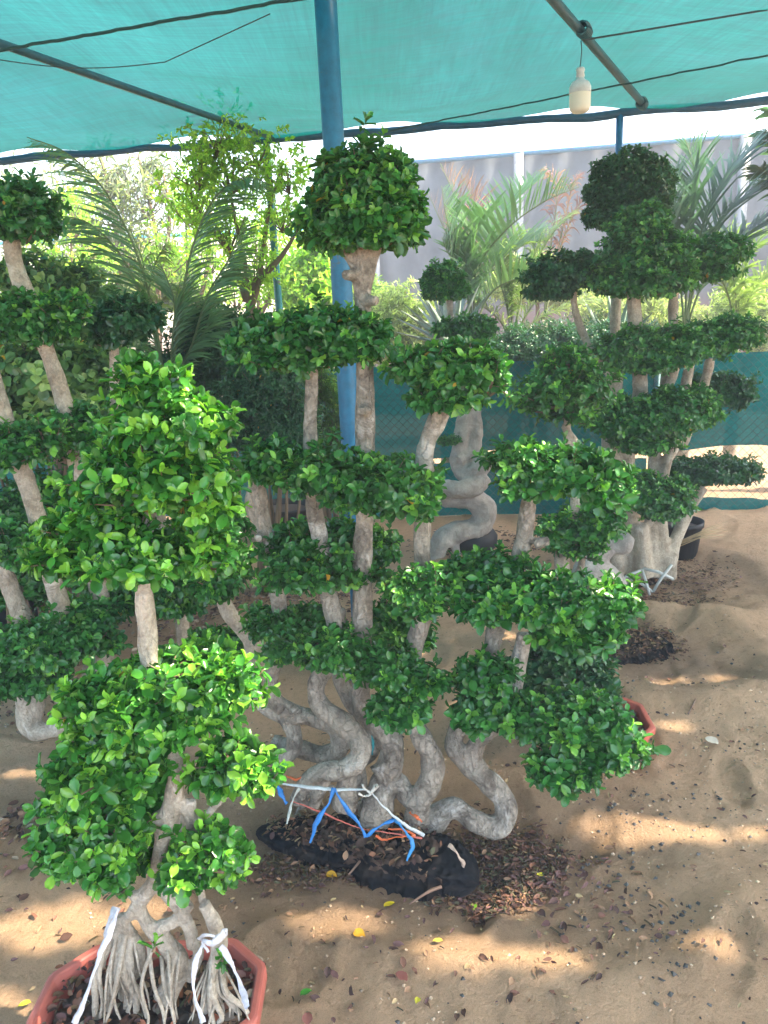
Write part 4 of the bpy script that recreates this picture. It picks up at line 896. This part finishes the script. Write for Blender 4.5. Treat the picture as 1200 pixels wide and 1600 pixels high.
# --- spiral trunk tree
T7 = topiary('pale grey ficus with a thick snake shaped spiral trunk and small clipped ball on top', (735, 860))
y = 4.85
trunk(T7, [[(700, 430, y, 5.2), (705, 500, y, 6.0), (720, 560, y, 10.3), (728, 640, y, 13.8), (720, 690, y, 12.9), (716, 720, y, 13.8), (730, 740, y-.05, 15.5), (752, 728, y-.1, 15.5), (752, 705, y-.1, 10.3)],
           [(742, 640, y, 11.2), (744, 680, y, 10.3), (738, 705, y, 10.3), (715, 722, y-.05, 12.0)],
           [(755, 745, y-.08, 14.6), (742, 760, y-.12, 15.5), (715, 765, y-.15, 14.6), (695, 762, y-.05, 13.8), (700, 778, y+.05, 16.3), (735, 778, y, 18.9), (757, 797, y, 18.9), (748, 822, y, 18.9), (722, 830, y-.03, 17.2), (700, 836, y-.05, 17.2), (685, 855, y-.06, 15.5), (680, 885, y-.06, 13.8), (675, 930, y-.06, 12.0)],
           [(708, 845, y-.04, 6.9), (716, 870, y-.06, 6.0), (725, 890, y-.08, 4.3)], [(733, 725, y, 12.9), (752, 745, y-.05, 12.9)]], 'bark_smooth', .009, .014, .05)
pad(T7, [(693, 440, 36, 36, y), (697, 455, 38, 22, y)], .036, 'far', .15, 1.1, shag=.06, label='small clipped ball on top', lumpy=.05)
pad(T7, [(728, 510, 45, 20, y), (700, 515, 25, 15, y), (745, 520, 28, 15, y)], .036, 'far', .15, 1.1, shag=.08)
pad(T7, [(700, 688, 18, 10, y-.1)], .03, 'far', .15, .9, shag=.2)
pad(T7, [(760, 560, 30, 22, y), (735, 590, 50, 30, y)], .036, 'far', .15, .9, shag=.2)
m = MB(); g = G(742, 880)
m.lathe([(.12, 0), (.15, .03), (.155, .09), (.13, .13), (.09, .14), (.001, .13)], (g[0]+.03, g[1]+.28, 0), 18, c=(.012, .014, .018)); o = m.build('grow_bag', tint_mat('black_sack', .55, .4, 9, 1.0))
tag(o, 'black grow bag at the foot of the spiral trunk tree', 'grow bag', 'black grow bags')
o.location = (0, 0, 0)

# --- left trees
T8 = topiary('leaning ficus at the left edge with a round ball crown over flat clipped pads', (100, 1150))
y = 2.75
trunk(T8, [[(15, 360, y, 12), (25, 420, y, 14), (45, 470, y, 15), (72, 545, y, 12), (92, 600, y, 14), (105, 650, y, 15), (122, 730, y, 14), (135, 800, y, 13), (150, 900, y, 14), (160, 980, y, 15), (140, 1060, y, 15)],
           [(-15, 570, y-.1, 10), (5, 640, y-.1, 12), (30, 720, y-.1, 14), (55, 800, y-.1, 14), (80, 900, y-.1, 15), (100, 960, y-.1, 15)],
           [(178, 540, y+.2, 8), (180, 600, y+.2, 9), (185, 700, y+.2, 9)],
           [(0, 870, y-.1, 12), (20, 930, y-.1, 14), (45, 990, y-.1, 15), (85, 1060, y-.1, 15), (110, 1110, y-.1, 16), (130, 1150, y-.1, 16)],
           [(-20, 980, y-.1, 10), (5, 1030, y-.1, 10)],
           [(40, 1080, y-.05, 13), (40, 1120, y-.05, 15), (52, 1142, y-.07, 15), (75, 1142, y-.09, 13), (100, 1136, y-.1, 13), (125, 1145, y-.1, 16), (130, 1175, y-.1, 18)],
           [(62, 1080, y-.05, 9), (60, 1110, y-.05, 9), (52, 1140, y-.06, 10)],
           [(160, 980, y, 14), (158, 1040, y-.05, 15), (140, 1100, y-.1, 16)]], 'bark', .009, .008)
pl = dict(leaf=.040, pal='mid', dens=1.0, shag=.12)
pad(T8, [(30, 320, 62, 44, y), (38, 350, 62, 38, y), (-10, 340, 50, 50, y)], leaf=.040, pal='far', dens=1.0, shag=.1, young=.06, label='round ball crown at the top')
pad(T8, [(30, 495, 70, 42, y-.05), (95, 490, 48, 42, y-.05), (60, 515, 70, 28, y-.05)], young=.2, **pl)
pad(T8, [(195, 498, 60, 40, y+.2), (180, 525, 50, 22, y+.2)], leaf=.040, pal='dark', dens=1.0, shag=.12, young=.1)
pad(T8, [(20, 700, 55, 45, y-.15), (70, 690, 34, 40, y-.15)], young=.22, **pl)
pad(T8, [(125, 670, 40, 45, y), (110, 700, 30, 30, y)], young=.2, **pl)
pad(T8, [(20, 850, 55, 42, y-.15), (60, 850, 30, 30, y-.15)], young=.1, **pl)
pad(T8, [(30, 1010, 60, 46, y-.15), (85, 1010, 62, 50, y-.2), (50, 1060, 58, 36, y-.2), (130, 960, 58, 36, y-.05), (140, 1000, 50, 40, y-.1), (-10, 1030, 50, 40, y-.15)], young=.12, **pl)
pad(T8, [(170, 900, 55, 38, y+.1), (220, 940, 50, 36, y+.1)], young=.1, **pl)
T9 = topiary('low dark ficus half hidden behind the bonsai, left of the snaking trunks', (300, 1010))
y = 3.0
trunk(T9, [[(280, 800, y, 9), (285, 880, y, 10), (284, 960, y, 10), (290, 1020, y, 12)], [(330, 860, 2.5, 9), (345, 925, 2.5, 11), (362, 965, 2.5, 14), (388, 990, 2.5, 14), (397, 1020, 2.5, 15), (398, 1045, 2.5, 16), (394, 1080, 2.5, 18)], [(390, 1060, 2.5, 12), (340, 1075, 2.7, 12), (290, 1030, 3.0, 13)],
           [(163, 930, y, 10), (165, 1000, y, 12), (175, 1060, y, 12), (230, 1060, y, 11), (290, 1025, y, 11)]], 'bark', .010, .008)
pad(T9, [(310, 850, 70, 50, 2.6), (345, 890, 50, 50, 2.6), (270, 900, 55, 40, 2.7), (330, 820, 55, 45, 2.7), (280, 940, 50, 28, 2.8), (335, 915, 44, 34, 2.45)], .038, 'mid', .18, 1.0, shag=.15)
pad(T9, [(350, 1010, 48, 32, 2.6), (320, 1000, 30, 22, 2.6)], .038, 'mid', .15, 1.0, shag=.15)
pad(T9, [(165, 720, 40, 40, 3.0), (200, 760, 40, 60, 3.0)], .038, 'mid', .15, 1.0, shag=.15)

# ------------------------------------------------------------------ root bags
M['bag'] = tint_mat('black_woven_cloth', .8, .15, 60, 1.0)
def root_bag(label, axis, hw, h, seed, n=150, name='root_bag', group='black root bags'):
    A, B = axis; L = np.linalg.norm(B-A); d = norm(B-A); s = np.array([-d[1], d[0], 0]); c = (A+B)/2
    def surf(U, Vv, k=1.0, lift=0.0):
        pr = (1-np.abs(U)**2.6)**.5*(.74+.30*U)
        fold = np.abs(np.sin(U*9+3*fbm(U*3, Vv, seed, 2)+Vv*1.3))**.5
        rg = (1-np.abs(fbm(U*8, Vv*2.2, seed+40, 3))*5).clip(0, 1)**2; rg2 = (1-np.abs(fbm(U*17, Vv*5, seed+50, 2))*5).clip(0, 1)**2
        wv = 1+.55*fbm(U*2.6, Vv*1.1, seed, 3)+.22*fbm(U*9, Vv*3, seed+3, 4)+.10*(fold-.6)+.16*rg+.05*rg2+.05*fbm(U*40, Vv*14, seed+6, 3)
        X = c[None, None]+d*(U*L/2)[..., None]+s*(np.sign(np.cos(Vv))*np.abs(np.cos(Vv))**.8*hw*pr*wv*k)[..., None]
        X[..., 2] = -.02+h*pr*np.sin(Vv)**.75*wv*k+lift
        return X
    e = empty(name, (c[0], c[1], 0), label, 'root bag', group)
    def sheet(nm, u, v, k, lift, colf, extra=0):
        U, Vv = np.meshgrid(u, v); X = surf(U, Vv, k, lift)
        if extra: X[..., 2] += extra*fbm(U*14, Vv*7, seed+9, 4)+extra*.5*fbm(U*40, Vv*20, seed+19, 3)-.02*(np.abs(U)/u.max())**6-.02*np.abs((Vv-v.mean())/(v.max()-v.mean()))**6
        nn = len(u); i = np.arange((len(v)-1)*nn).reshape(len(v)-1, nn)[:, :-1].ravel(); V = X.reshape(-1, 3)
        fast_mesh(nm, V, np.zeros((0, 3), int), np.stack([i, i+1, i+nn+1, i+nn], 1), colf(U, Vv).reshape(-1, 3), M['bag'], e)
    def cc(U, Vv):      # earth rubbed into the cloth
        k = np.clip(fbm(U*7, Vv*5, seed+31, 4)*1.5-.12+.25*(np.abs(np.cos(Vv))**6), 0, 1)[..., None]
        return np.array([.007, .0085, .011])*(1-k)+np.array([.055, .040, .030])*k
    sheet('cloth', np.linspace(-1, 1, n), np.linspace(0, math.pi, 50), 1.0, 0, cc)
    sheet('soil', np.linspace(-.9, .78, n), np.linspace(.95, 2.5, 40)[::1]*1.0, 1.0, .004, lambda U, Vv: (1+fbm(U*20, Vv*9, 5, 3)[..., None]*1.6)*np.array([.07, .047, .036]), .05)
    rs = np.random.RandomState(seed); nl = 260; U = rs.uniform(-.88, .72, nl); Vl = rs.uniform(.9, 2.5, nl); X = surf(U[None], Vl[None], 1.0, .016)[0]
    az = rs.rand(nl)*6.28; lv = Leaves(); lv.add(*leaves_geo(X, np.stack([np.cos(az), np.sin(az), rs.randn(nl)*.4], 1), np.array([0, 0, 1.])+rs.randn(nl, 3)*.6, .012+.016*rs.rand(nl), .3+.4*rs.rand(nl), np.array([(.13, .07, .045), (.20, .10, .06), (.08, .045, .04), (.28, .18, .11)])[rs.randint(0, 4, nl)]))
    o = lv.build('leaf_litter', M['litter'], e); o['kind'] = 'stuff'
    return e
root_bag('long low black cloth root bag under the snaking trunks of the big central tree', (G(400, 1290)+[0, 0, 0], G(748, 1372)), .140, .105, 3)
root_bag('black root bag half buried in leaf litter at the right behind the big tree', (G(930, 1035), G(1035, 1005)), .15, .09, 5)
root_bag('black root bag with a white strap at the left edge behind the potted bonsai', (G(58, 1300), G(200, 1290)), .13, .13, 7)
root_bag('dark root bag at the foot of the tall tiered tree on the right', (G(960, 915), G(1055, 905)), .14, .06, 9)

def small_pot(label, px, r, h, col=(.010, .012, .015), group='black nursery pots'):
    g = G(*px); e = empty('nursery_pot', g*[1, 1, 0], label, 'plant pot', group); m = MB()
    m.lathe([(.001, .004), (r*.78, .004), (r*.97, h*.86), (r*1.04, h*.87), (r*1.05, h), (r*.98, h), (r*.93, h*.85), (r*.90, h*.80)], (g[0], g[1], 0), 24, c=col); m.build('pot_body', M['plain'], e)
    m = MB(); m.lathe([(r*.92, h*.82), (r*.5, h*.86), (.001, h*.87)], (g[0], g[1], 0), 18, c=(.07, .05, .04)); m.build('soil', M['plain'], e); return e
small_pot('black nursery pot standing behind the tall tiered tree at the right', (1060, 872), .13, .24)
small_pot('black nursery pot in the dark behind the left pads', (330, 925), .17, .22)
small_pot('dark nursery pot at the left edge under the shaded shrub', (25, 985), .2, .25)
small_pot('black nursery pot just left of the blue post, behind the clipped pads', (445, 835), .2, .22)

# ------------------------------------------------------------------ straps and ribbons
def ribbon(label, pts, w, col, group, name='tie_ribbon', cat='ribbon', seed=0, sag=.0):
    w = w*(1.3 if 'blue' in label else .95); q = [P(x, y_, Y) for x, y_, Y in pts]; c, _ = smooth_path(q, [w]*len(q), 9)
    rs = np.random.RandomState(seed); n = len(c); c = c+np.stack([fbm(np.arange(n)*.4, np.zeros(n)+seed+k*9, 3)*.006 for k in range(3)], 1)
    tan = norm(np.gradient(c, axis=0)); tow = norm(np.array([0, 0, EYE])-c); s = norm(np.cross(tan, tow)); nn = np.cross(s, tan)
    a = .35*np.sin(np.linspace(0, 5, n)+seed)[:, None]; s2 = s*np.cos(a)+nn*np.sin(a); n2 = np.cross(s2, tan)
    wv = w*(.75+.35*np.sin(np.linspace(0, 9, n)+seed*2))[:, None]
    V = np.stack([c-s2*wv/2, c+n2*w*.12, c+s2*wv/2, c-s2*wv/2-n2*.0008, c+n2*(w*.12-.0008), c+s2*wv/2-n2*.0008], 1).reshape(-1, 3)
    Fc = []
    for i in range(n-1):
        a_ = 6*i; b_ = a_+6; Fc += [(a_, a_+1, b_+1, b_), (a_+1, a_+2, b_+2, b_+1), (a_+4, a_+3, b_+3, b_+4), (a_+5, a_+4, b_+4, b_+5), (a_+3, a_, b_, b_+3), (a_+2, a_+5, b_+5, b_+2)]
    m = MB(); m.add(V, Fc, c=col); o = m.build(name, M['ribbon']); return tag(o, label, cat, group)
Bl = (.015, .17, .48); Wh = (.52, .55, .54); Og = (.62, .13, .035); gr = 'ribbons tying the big root bag'; Yb_ = 1.93
ribbon('bright blue ribbon hanging down left over the black root bag', [(523, 1232, 1.95), (512, 1258, 1.93), (496, 1282, 1.91), (484, 1318, 1.89)], .011, Bl, gr, seed=1)
ribbon('bright blue ribbon slanting down right from the shared knot over the root bag', [(523, 1232, 1.95), (540, 1262, 1.93), (560, 1285, 1.91), (571, 1308, 1.90)], .010, Bl, gr, seed=2)
ribbon('thin blue ribbon climbing to the right knot below the trunks', [(573, 1308, 1.90), (592, 1292, 1.91), (616, 1280, 1.92)], .008, Bl, gr, seed=3)
ribbon('short blue ribbon falling from the right knot to the front of the bag', [(616, 1280, 1.92), (630, 1296, 1.90), (645, 1318, 1.88), (636, 1345, 1.86)], .009, (.02, .2, .45), gr, seed=4)
ribbon('blue ribbon at the left end of the root bag beside the bonsai leaves', [(430, 1222, 2.0), (440, 1240, 2.0), (448, 1256, 1.99)], .012, Bl, gr, seed=5)
ribbon('long off white strap drawn across the foot of the snaking trunks', [(442, 1224, 2.02), (480, 1230, 1.97), (530, 1234, 1.95), (575, 1236, 1.94), (600, 1262, 1.93), (632, 1288, 1.91), (664, 1306, 1.90)], .010, Wh, gr, seed=6)
ribbon('short off white strap hanging at the left of the root bag', [(468, 1232, 1.99), (456, 1254, 1.98), (448, 1288, 1.96)], .009, (.42, .45, .40), gr, seed=7)
ribbon('crumpled white ribbon knot between the middle trunks', [(566, 1226, 1.93), (578, 1238, 1.92), (588, 1228, 1.92), (574, 1244, 1.92), (560, 1240, 1.92)], .012, (.5, .48, .42), gr, seed=8)
ribbon('orange red twine stretched along the top of the root bag', [(455, 1252, 2.0), (500, 1268, 1.96), (550, 1290, 1.93), (600, 1300, 1.92), (660, 1310, 1.90)], .005, (.55, .14, .10), gr, seed=9, cat='twine', name='twine')
ribbon('bright orange ribbon looped on the soil at the right of the root bag', [(586, 1306, 1.91), (600, 1312, 1.90), (622, 1308, 1.89), (648, 1306, 1.90), (630, 1297, 1.91), (606, 1296, 1.92)], .007, Og, gr, seed=10)
ribbon('orange band wrapped round the root of the middle right trunk', [(640, 1270, 1.99), (650, 1276, 1.97), (660, 1284, 1.97)], .010, Og, gr, seed=11)
ribbon('orange ribbon scraps lying at the left of the trunk feet', [(446, 1212, 2.08), (462, 1218, 2.06), (478, 1212, 2.06), (490, 1228, 2.03)], .008, Og, gr, seed=12)
ribbon('frayed pale ribbon end with pink tip sticking out at the right of the bag', [(700, 1320, 1.88), (712, 1330, 1.86), (722, 1346, 1.84), (726, 1354, 1.83)], .012, (.5, .36, .27), gr, seed=13)
ribbon('teal band round the back trunk in the gap between the two middle trunks', [(580, 1142, 2.12), (583, 1160, 2.12), (582, 1180, 2.12)], .008, (.02, .28, .30), gr, seed=14)
g2 = 'white straps tied to the bonsai'
ribbon('long lilac white strap running from the left trunk over the pot rim', [(186, 1420, 1.33), (174, 1450, 1.30), (156, 1492, 1.27), (138, 1545, 1.22), (116, 1602, 1.16)], .013, (.50, .49, .54), g2, seed=15)
ribbon('short wide white strap hanging beside the left trunk of the bonsai', [(182, 1418, 1.34), (172, 1440, 1.32), (168, 1470, 1.31)], .018, (.45, .46, .47), g2, seed=16)
ribbon('white strap knotted round the right stub of the bonsai', [(312, 1468, 1.33), (322, 1460, 1.31), (338, 1464, 1.31), (352, 1456, 1.32), (334, 1474, 1.30), (318, 1470, 1.31), (326, 1488, 1.30)], .014, (.50, .49, .50), g2, seed=17)
ribbon('white strap falling from the right knot into the pot', [(318, 1472, 1.31), (306, 1505, 1.29), (303, 1545, 1.27), (318, 1598, 1.23)], .012, (.50, .49, .52), g2, seed=18)
ribbon('white strap hanging right over the soil from the bonsai knot', [(345, 1480, 1.31), (362, 1505, 1.29), (376, 1540, 1.26), (386, 1575, 1.22)], .013, (.50, .49, .54), g2, seed=19)
ribbon('small white strap at the left edge root bag', [(84, 1244, 2.1), (74, 1262, 2.08), (66, 1272, 2.07)], .016, (.55, .55, .57), None, seed=20)
for i, pq in enumerate([[(985, 905, 3.95), (1020, 925, 3.9)], [(1020, 925, 3.9), (1050, 882, 3.92)], [(960, 912, 3.95), (1005, 890, 3.95)], [(1005, 888, 3.95), (1052, 905, 3.9)], [(1003, 890, 3.95), (1015, 930, 3.88)]]):
    m = MB(); a_, b_ = [P(*q) for q in pq]; m.tube([a_, (a_+b_)/2+[0, 0, .01], b_], .008, 6, c=(.42, .44, .42)); o = m.build('cane', M['plain'])
    tag(o, ['pale cane pointing right at the foot of the tall tiered tree', 'pale cane rising right beside the root bag of the tall tree', 'pale cane lying against the swollen root', 'pale cane crossing over the roots of the tall tree', 'pale cane leaning forward onto the sand from the tall tree'][i], 'cane', 'pale canes around the tall tree')
# dry straw tuft
tuft = empty('grass_tuft', G(1085, 850)*[1, 1, 0], 'dry straw coloured grass tuft leaning right beside the black nursery pot', 'grass tuft')
rs = np.random.RandomState(1); c0 = P(1062, 848, 4.3); m = MB()
for i in range(16):
    d = np.array([.22+rs.rand()*.06, rs.randn()*.03, .06+rs.randn()*.04]); m.tube([c0+rs.randn(3)*.008, c0+d*.55+[0, 0, .015], c0+d], [.003, .0025, .0006], 4, c=(.5, .36, .2))
m.build('blades', M['plain'], tuft)

# ------------------------------------------------------------------ litter on the sand
def litter(name, zones, n, size, cols, seed, kindl='ficus', wid=.6, curl=.5, lift=.004, lab=None):
    rs = np.random.RandomState(seed); lv = Leaves(); P_ = []
    for cx, cy, rx, ry, w in zones:
        k = int(n*w); a = rs.rand(k)*6.283; r = np.sqrt(rs.rand(k))*(.6+.5*rs.rand(k)); P_.append(np.stack([cx+np.cos(a)*r*rx, cy+np.sin(a)*r*ry], 1))
    q = np.concatenate(P_); n = len(q); z = ground_h(q[:, 0], q[:, 1])
    pos = np.stack([q[:, 0], q[:, 1], z+lift+rs.rand(n)*lift], 1)
    az = rs.rand(n)*6.283; L = np.stack([np.cos(az), np.sin(az), rs.randn(n)*.25*curl+.08], 1); N = np.array([0, 0, 1.0])+rs.randn(n, 3)*curl
    c = np.array(cols)[rs.randint(0, len(cols), n)]*(.6+.8*rs.rand(n))[:, None]
    lv.add(*leaves_geo(pos, L, N, size*(.5+.9*rs.rand(n)), np.full(n, wid)*(.5+.8*rs.rand(n)), c, kindl))
    o = lv.build(name, M['litter']); return tag(o, kind='stuff')
br = [(.11, .06, .045), (.17, .085, .06), (.07, .042, .038), (.25, .15, .09), (.13, .07, .065)]
def zg(px, py): g = G(px, py); return g[0], g[1]
litter('leaf_litter', [(*zg(800, 1340), .20, .17, .34), (*zg(760, 1400), .16, .06, .14), (*zg(520, 1350), .34, .10, .16), (*zg(1010, 1010), .18, .2, .2), (*zg(1060, 900), .35, .35, .16), (*zg(1050, 940), .3, .15, .08), (*zg(700, 1290), .3, .1, .06)], 4600, .018, br, 1, curl=.9, wid=.45)
litter('leaf_litter', [(*zg(380, 960), .9, .5, .5), (*zg(30, 1090), .4, .4, .15), (*zg(80, 1300), .3, .2, .1), (*zg(800, 850), .8, .5, .2), (*zg(270, 1560), .0, .0, 0)], 2200, .026, br+[(.3, .24, .18)], 2)
litter('scattered_leaves', [(.6, 2.2, 1.3, 1.5, .6), (0, 3.2, 2.2, 2.2, .4), (-.6, 1.8, .9, .6, .2)], 800, .016, br+[(.35, .26, .14)], 3)
litter('scattered_leaves', [(*zg(930, 1400), .22, .22, .5), (*zg(690, 1530), .5, .12, .2), (*zg(200, 1400), .5, .2, .2)], 200, .024, br, 4)
# dark gravel chips
def gravel(zones, n, size, seed, col):
    rs = np.random.RandomState(seed); b = MB()
    for cx, cy, rx, ry, w in zones:
        for i in range(int(n*w)):
            a = rs.rand()*6.28; r = math.sqrt(rs.rand()); x, y_ = cx+math.cos(a)*r*rx, cy+math.sin(a)*r*ry; s = size*(.35+rs.rand()**2*1.2)
            v = norm(np.array([(1, 0, 0), (-1, 0, 0), (0, 1, 0), (0, -1, 0), (0, 0, 1), (0, 0, -1)], float)+rs.randn(6, 3)*.3)*s*[1, 1, .6]
            z = float(ground_h(np.array([x]), np.array([y_]))[0]); b.add(v+[x, y_, z+s*.2], [(0, 2, 4), (2, 1, 4), (1, 3, 4), (3, 0, 4), (2, 0, 5), (1, 2, 5), (3, 1, 5), (0, 3, 5)], c=np.array(col)*(.5+rs.rand()))
    o = b.build('gravel', M['plain'], smooth=False); tag(o, kind='stuff')
gravel([(.85, 1.75, .45, .6, .5), (*zg(990, 1380), .12, .35, .25), (1.1, 2.8, .5, .9, .4), (*zg(400, 930), .7, .35, .5), (.2, 1.7, .9, .5, .3)], 420, .0065, 3, (.05, .048, .045))
gravel([(.5, 2, 1.4, 1.2, 1), (0, 3.6, 2, 1.6, .6)], 2600, .0045, 6, (.40, .29, .19))
rsp = np.random.RandomState(8); n_ = 420; q = np.stack([PC[0]+rsp.uniform(-.215, .235, n_), PC[1]+rsp.uniform(-.12, .13, n_), np.full(n_, .158)+rsp.rand(n_)*.014], 1)
az_ = rsp.rand(n_)*6.28; lv_ = Leaves(); lv_.add(*leaves_geo(q, np.stack([np.cos(az_), np.sin(az_), rsp.randn(n_)*.3], 1), np.array([0, 0, 1.])+rsp.randn(n_, 3)*.5, .016+.016*rsp.rand(n_), .35+.5*rsp.rand(n_), np.array(br+[(.34, .13, .07), (.25, .2, .15)])[rsp.randint(0, 7, n_)]*(.6+.7*rsp.rand(n_))[:, None]))
tag(lv_.build('leaf_litter', M['litter']), kind='stuff')
# single fallen leaves bright enough to pick out
for i, (x, y_, s, c, lab) in enumerate([(618, 1410, .034, (.62, .46, .02), 'round bright yellow fallen leaf on the sand just below the root bag'), (572, 1480, .036, (.55, .30, .03), 'orange yellow fallen leaf on bare sand at the lower middle'), (527, 1372, .036, (.5, .27, .03), 'dull orange fallen leaf in front of the left part of the root bag'),
                                     (488, 1547, .030, (.06, .25, .03), 'fresh green fallen leaf on the sand near the bottom'), (838, 1362, .022, (.6, .52, .03), 'small yellow leaf on the right rim of the dug basin'), (740, 1402, .024, (.2, .45, .04), 'small lime green leaf at the right end of the root bag'),
                                     (618, 1532, .036, (.24, .09, .07), 'purplish brown curled leaf at the lower middle of the sand'), (28, 1578, .030, (.5, .48, .05), 'yellow green leaf on the sand left of the red pot'), (1100, 1160, .05, (.62, .55, .45), 'pale dry leaf lying alone on the sand at the right'),
                                     (676, 1478, .026, (.45, .40, .05), 'thin olive yellow leaf on the sunlit sand patch'), (480, 1585, .034, (.25, .10, .08), 'dark red brown leaf at the bottom edge'), (650, 1572, .020, (.5, .45, .05), 'tiny yellow leaf among brown ones near the bottom')]):
    g = G(x, y_); z = float(ground_h(g[0:1], g[1:2])[0]); rs = np.random.RandomState(i); az = rs.rand()*6.28
    lv = Leaves(); lv.add(*leaves_geo(np.array([[g[0], g[1], z+.008]]), np.array([[math.cos(az), math.sin(az), .1]]), np.array([[0, 0, 1.]])+rs.randn(1, 3)*.15, np.array([s]), np.array([.8]), np.array([c])))
    tag(lv.build('fallen_leaf', M['litter']), lab, 'fallen leaf', 'fallen leaves on the sand')
# dry twigs
for i, (a_, b_, lab) in enumerate([((690, 1400), (640, 1418), 'bent brown twig leaning at the foot of the root bag'), ((575, 1345), (545, 1372), 'thin brown stick lying against the middle of the root bag'), ((1092, 1085), (1075, 1120), 'thin grey stick lying on the sand right of the small pot')]):
    p, q = G(*a_)+[0, 0, .03], G(*b_)+[0, 0, .012]; pts, rd = smooth_path([p, (p+q)/2+[.01, 0, .012], q], [.005, .0045, .003], 5)
    m = MB(); m.tube(pts, rd, 7, c=(.20, .12, .08), lump=.15); tag(m.build('twig', M['plain']), lab, 'twig', 'dry twigs on the sand')

# ------------------------------------------------------------------ haze volume added to imitate lens glare and lift blacks
hz = MB(); hz.box((0, 27, 6.4), (124, 100, 14.9)); hm = bpy.data.materials.new('glare_haze'); hm.use_nodes = True
hn = hm.node_tree.nodes; hn.remove(hn['Principled BSDF']); pv = hn.new('ShaderNodeVolumePrincipled')
pv.inputs['Density'].default_value = 0.015; pv.inputs['Color'].default_value = (.86, .93, 1, 1); pv.inputs['Anisotropy'].default_value = .2
hm.node_tree.links.new(pv.outputs[0], hn['Material Output'].inputs['Volume'])
tag(hz.build('haze', hm, smooth=False), kind='stuff')
